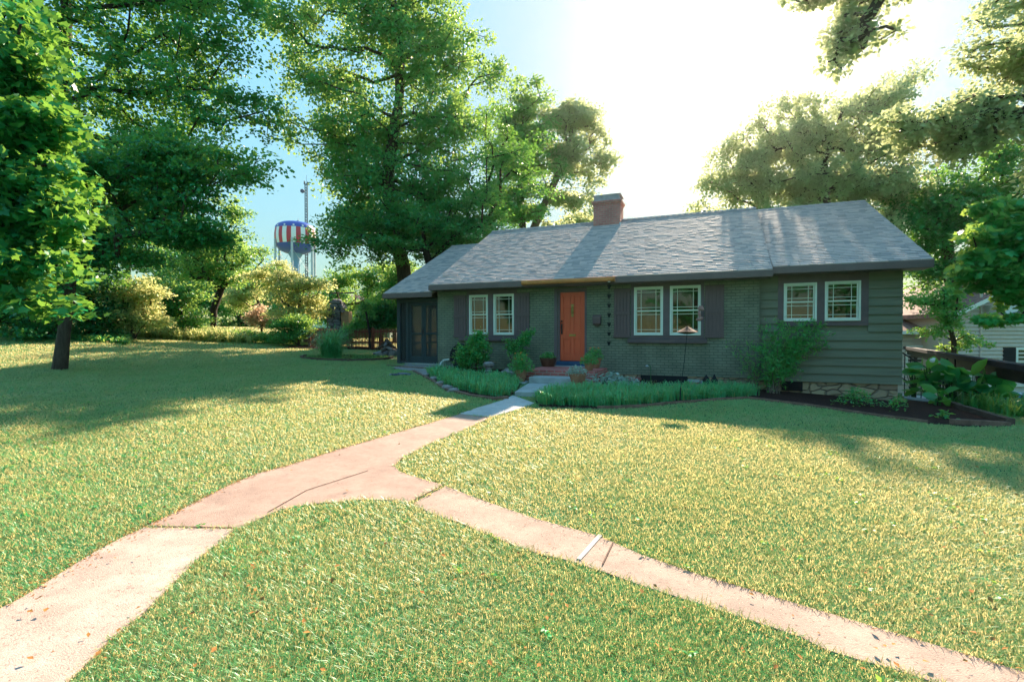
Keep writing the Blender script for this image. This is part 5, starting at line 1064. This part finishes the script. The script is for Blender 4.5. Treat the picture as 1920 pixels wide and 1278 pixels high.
b = MB(); b.box(x0+.1,x1-.1,.1,8.9,-.3,zb_); b.build('foundation', mat('foundation_white', (.62,.60,.55), .8, .2, .2, 2), rh); b = MB(); b.box(x0-.05,x1+.05,-.06,-.031,zb_-.06,zb_+.04); b.build('base_trim', M['white'], rh)
xc = LP(1843,0,24)[0]; b = MB(); b.box(xc,xc+.09,-.1,-.031,zb_,ze+1.0); b.build('downspout', M['cream'], rh)
xa, xb = LP(1888,0,24)[0], LP(1911,0,24)[0]; za, zc = LP(0,706,24)[2], LP(0,651,24)[2]
b = MB(); b.box(xa,xb,-.07,-.031,za,zc); b.build('shutter', M['black'], rh); b = MB(); b.box(xb+1.5,xb+1.5+(xb-xa),-.07,-.031,za,zc); b.build('shutter', M['black'], rh)
b = MB(); b.box(xb+.02,xb+.12,-.08,-.031,za-.1,zc); b.box(xb+1.35,xb+1.48,-.08,-.031,za-.1,zc); b.box(xb+.12,xb+1.35,-.08,-.031,zc-.12,zc); b.box(xb+.12,xb+1.35,-.08,-.031,za-.1,za); b.box(xb+.12,xb+1.35,-.06,-.031,(za+zc)/2-.03,(za+zc)/2+.03); wf = b.build('window', M['white'], rh)
b = MB(); b.box(xb+.12,xb+1.35,-.04,-.032,za,zc-.12); b.build('pane', M['glass'], wf)
xa, xb = LP(1850,0,24)[0], LP(1915,0,24)[0]; za, zc = LP(0,592,24)[2], LP(0,573,24)[2]
b = MB(); b.prismy([(xa,zc),(xa+.15,za+.12),(xa+.35,za),(xa+.6,za+.1),(xb,za+.28),(xb,zc+.05)], -.75, -.032); b.build('awning', mat('awning_white', (.6,.66,.66), .6, .3, .2, 3), rh)
b = MB(); b.tube([(xa,-.78,zc),(xa+.15,-.78,za+.1),(xa+.35,-.78,za-.02),(xa+.6,-.78,za+.08),(xb,-.78,za+.26)], .03, 6); b.build('awning_edge', M['black'], rh)
# left volume
y2 = 2.0; xL = LP(1672,0,26)[0]; zE = LP(0,622,26)[2]; zR = LP(0,575,29)[2]
b = MB(); b.box(xL,x0+.5,y2,9,0,zE); b.build('side_wing_wall', M['cream'], rh); laps(xL,x0-.01,.9,zE-.02,y2).build('lap_siding', M['cream'], rh)
b = MB(); b.prismx([(y2-.5,zE-.1),(y2+3.6,zR),(9.5,zE),(9.5,zE+.15),(y2+3.6,zR+.16),(y2-.5,zE+.05)], xL-.4, x0+1.5); b.build('side_roof', M['roofpink'], rh)
b = MB(); b.box(xL-.4,x0-.5,y2-.56,y2-.505,zE-.12,zE+.06); b.build('side_fascia', M['white'], rh)
xa, xb = LP(1704,0,26)[0], LP(1742,0,26)[0]; za, zc = LP(0,690,26)[2], LP(0,647,26)[2]
b = MB(); b.box(xa,xa+.1,y2-.09,y2-.031,za,zc); b.box(xb-.15,xb,y2-.09,y2-.031,za,zc); b.box(xa+.1,xb-.15,y2-.09,y2-.031,zc-.1,zc); b.box(xa+.1,xb-.15,y2-.09,y2-.031,za,za+.1); wf = b.build('window', M['white'], rh)
b = MB(); b.box(xa+.1,xb-.15,y2-.05,y2-.032,za+.1,zc-.1); b.build('pane', M['glass'], wf)
b = MB(); b.box(xb+.03,xb+.5,y2-.08,y2-.031,za,zc+.05); b.build('shutter', M['black'], rh)
# carport: long dark roof edge
A0, A1 = np.array([10.9,10.4]), np.array([20.5,25.0]); la = np.linalg.norm(A1-A0); aa_ = math.atan2(A1[1]-A0[1], A1[0]-A0[0])
cpz = tz(13,13.6); cpo = empty('beam_frame', (A0[0],A0[1],cpz), aa_, label='long low dark beam on braced posts running past the house corner', cat='beam')
zc_ = -.64-cpz
b = MB(); b.box(-2.,la,-.05,.0,zc_-.24,zc_); b.box(-2.,la,-.32,-.051,zc_-.05,zc_-.01); b.build('top_board', M['black'], cpo, .006)
b = MB(); b.box(-2.,la,.001,.10,zc_-.12,zc_+.02); b.build('gutter', mat('dark_gutter', (.035,.035,.045), .85, .1, .2, 4), cpo, .01)
b = MB(); b.box(-2.,la,-.30,-.06,zc_-.40,zc_-.241); b.build('beam', M['black'], cpo)
for k, t in enumerate((3.75, 9.5, 15.5)):
    b = MB(); b.box(t-.05,t+.05,-.22,-.12,-2.2,zc_-.401); b.box(t-.62,t+.62,-.2,-.14,zc_-.46,zc_-.402); b.tube([(t,-.17,zc_-1.05),(t+.42,-.17,zc_-.43)], .03, 6); b.tube([(t,-.17,zc_-1.05),(t-.42,-.17,zc_-.43)], .03, 6); b.build('post', M['black'], cpo)
# iron stair rail
srx, sry, srz = 11.6, 14.2, tz(11.6,14.2); sr = empty('stair_rail', (srx,sry,srz), label='thin black iron stair rail sloping down behind the leafy plants', cat='railing')
p0 = at(1692,661,14.2)-np.array([srx,sry,srz]); p1 = at(1738,690,14.2)-np.array([srx,sry,srz])
b = MB(); b.tube([tuple(p0), tuple(p1)], .02, 6); b.tube([(p0[0],p0[1],p0[2]-.75),(p1[0],p1[1],p1[2]-.75)], .015, 6); b.build('handrail', M['black'], sr)
for t in np.linspace(.1,1,5): p = p0*(1-t)+p1*t; b = MB(); b.tube([tuple(p),(p[0],p[1],p[2]-1.2)], .012, 5); b.build('baluster', M['black'], sr)
ir = empty('iron_railing', (13.6,15,tz(13.6,15)), label='black upright railing bars under the long dark beam', cat='railing')
for i, px in enumerate((1769,1776,1791,1805)):
    p = at(px,672,15)-np.array(ir.location); b = MB(); b.tube([tuple(p),(p[0],p[1],p[2]-1.9)], .022, 6); b.build('bar', M['black'], ir)
p = at(1765,715,15)-np.array(ir.location); q_ = at(1812,728,15)-np.array(ir.location); b = MB(); b.tube([tuple(p), tuple(q_)], .02, 6); b.build('bottom_rail', M['black'], ir)
# blue car
cxp = at(1930,760,15.2); car = empty('car', (cxp[0]+1.1,15.6,-3.45), math.radians(62), label='blue car parked low on the driveway at the right edge', cat='car')
body = [(-2.15,.35),(-2.2,.7),(-2.05,.88),(-1.1,.98),(-.45,1.42),(.75,1.45),(1.55,1.02),(2.1,.95),(2.2,.65),(2.15,.3)]
b = MB(); b.prismy([(-2.15,.28),(2.15,.28),(2.2,.65),(2.1,.93),(1.5,1.0),(-1.1,.98),(-2.05,.88),(-2.2,.68)], -.86, .86); b.build('body', M['carblue'], car, .08)
b = MB(); b.add([(-1.05,-.78,.96),(1.5,-.78,.98),(.8,-.6,1.42),(-.4,-.6,1.42),(-1.05,.78,.96),(1.5,.78,.98),(.8,.6,1.42),(-.4,.6,1.42)], [(0,1,2,3),(7,6,5,4),(0,3,7,4),(1,5,6,2)]); b.build('window_glass', M['carglass'], car)
b = MB(); b.box(-.42,.82,-.62,.62,1.421,1.46); 
for s in (-1,1):
    for a, c in (((-1.08,.96),(-.42,1.43)),((.2,.97),(.2,1.43)),((1.53,.98),(.8,1.43))): b.tube([(a[0],s*.79,a[1]),(c[0],s*.61,c[1])], .035, 6)
b.build('roof', M['carblue'], car, .02)
for x in (-1.35,1.35):
    for s in (-1,1):
        b = MB(); b.tube([(x,s*.70,.32),(x,s*.89,.32)], .32, 20); w__ = b.build('wheel', M['rubber'], car); b = MB(); b.tube([(x,s*.8905,.32),(x,s*.905,.32)], .19, 16); b.build('rim', M['steel'], w__)
for s in (-1,1): b = MB(); b.ball((-2.12,s*.65,.72),.12,8,0,(.5,1,.7)); b.build('headlight', M['white'], car)
# ------------------------------------------------------------------ water tower and mast
TY = 206.; tc_ = at(554,460,TY); zg = -6.; wt = empty('water_tower', (tc_[0],TY,zg), label='water tower striped red and white with a blue starred cap', cat='water tower')
def tzl(py): return at(554,py,TY)[2]-zg
R_ = 36*TY/F; zt0, zt1, zt2, zt3 = tzl(416), tzl(431), tzl(460), tzl(475)
prof = [(R_*.2,tzl(477)),(R_*.5,tzl(474.5)),(R_*.74,tzl(470.5)),(R_*.88,tzl(465.5)),(R_*.955,zt2)]
cap = [(R_*.955,zt2)]+[(R_*(.95+.06*math.sin(t*.9+.1)), zt2+(zt1-zt2)*t/math.pi) for t in np.linspace(.3,math.pi,6)]
dome = [(R_*.965,zt1),(R_*.95,tzl(427)),(R_*.85,tzl(422.5)),(R_*.65,tzl(419)),(R_*.35,tzl(416.8)),(0,zt0)]
b = MB(); b.lathe(prof, 56, mats=lambda i,k: 2); b.lathe(cap, 56, mats=lambda i,k: 0 if (k//2)%2 else 1); b.lathe(dome, 56, mats=lambda i,k: 2); b.build('tank', [M['tred'],M['twhite'],M['tblue']], wt, smooth=True)
def star(b, r, th, z, s, rr):
    pts = []
    for k in range(10):
        q = s if k%2 == 0 else s*.42; a = math.pi/2+k*math.pi/5; ang = th+q*math.cos(a)/r; zz = z+q*math.sin(a); pts.append(((rr(zz)+.12)*math.cos(ang), (rr(zz)+.12)*math.sin(ang), zz))
    c = ((rr(z)+.16)*math.cos(th), (rr(z)+.16)*math.sin(th), z); b.add([c]+pts, [(0,i+1,(i+1)%10+1) for i in range(10)])
rrf = lambda z: float(np.interp(z, [d[1] for d in dome], [d[0] for d in dome]))
for k in range(14): b = MB(); star(b, R_, (k+.25)*2*math.pi/14, tzl(428.4), .62, rrf); b.build('star', M['twhite'], wt)
for k in range(6):
    a = 2*math.pi*(k+.75)/6; b = MB(); b.tube([(R_*1.0*math.cos(a),R_*1.0*math.sin(a),0),(R_*1.0*math.cos(a),R_*1.0*math.sin(a),tzl(452))], .48, 10); b.build('leg', M['steel'], wt)
    a2 = a+2*math.pi/6
    for z0_, z1_ in ((zt2-2.5,zt2-14),(zt2-14,zt2-28)): 
        b = MB(); b.tube([(R_*math.cos(a),R_*math.sin(a),z0_),(R_*math.cos(a2),R_*math.sin(a2),z1_)], .08, 5); b.tube([(R_*math.cos(a2),R_*math.sin(a2),z0_),(R_*math.cos(a),R_*math.sin(a),z1_)], .08, 5); b.build('brace', M['steel'], wt)
b = MB(); b.lathe([(R_*.38,tzl(474)),(R_*.22,tzl(485)),(R_*.15,tzl(500)),(R_*.14,0)], 16); b.build('riser', mat('riser_blue', (.12,.28,.5), .5, .4, .1, .3), wt, smooth=True)
b = MB(); b.lathe([(.5,zt0-.1),(.5,zt0+.6),(0,zt0+.7)], 10, (1.2,0,0)); b.tube([(1.2,0,zt0+.6),(1.2,0,zt0+1.6)], .12, 6); b.build('vent', M['steel'], wt)
mx_ = at(574.5,340,215)[0]; ms = empty('antenna_mast', (mx_,215,-6.), label='tall lattice antenna mast with a dish behind the striped water tower', cat='antenna mast')
mh = at(0,341,215)[2]+6; b = MB(); hw = .55
cs = [(-hw,-hw*.6),(hw,-hw*.6),(0,hw)]
for x, y in cs: b.tube([(x,y,0),(x,y,mh)], .2, 5)
z = 0; i = 0
while z < mh-1.2:
    for k in range(3): p, q = cs[k], cs[(k+1)%3]; (p, q) = (p, q) if i%2 else (q, p); b.tube([(*p,z),(*q,z+1.2)], .13, 4)
    z += 1.2; i += 1
b.build('lattice', mat('mast_grey', (.12,.17,.2), .5, .3, .1, 1), ms)
b = MB(); b.tube([(0,0,mh),(0,0,mh+3.)], .06, 5); b.box(-1.0,1.0,-.1,.1,mh-1.,mh-.8); b.box(-1.1,-.8,-.2,.2,mh-1.2,mh+.4); b.box(.7,1.0,-.2,.2,mh-1.4,mh-.2); b.build('antennas', M['black'], ms)
dz = at(0,359,215)[2]+6; b = MB(); b.tube([(-1.6,-.9,dz),(-1.6,-.2,dz)], .85, 16); b.tube([(-1.6,-.2,dz),(0,0,dz)], .1, 5); b.build('dish', mat('dish_blue', (.03,.06,.12), .5, .4, .1, 2), ms)
print('objects', len(bpy.data.objects), 'size ok')
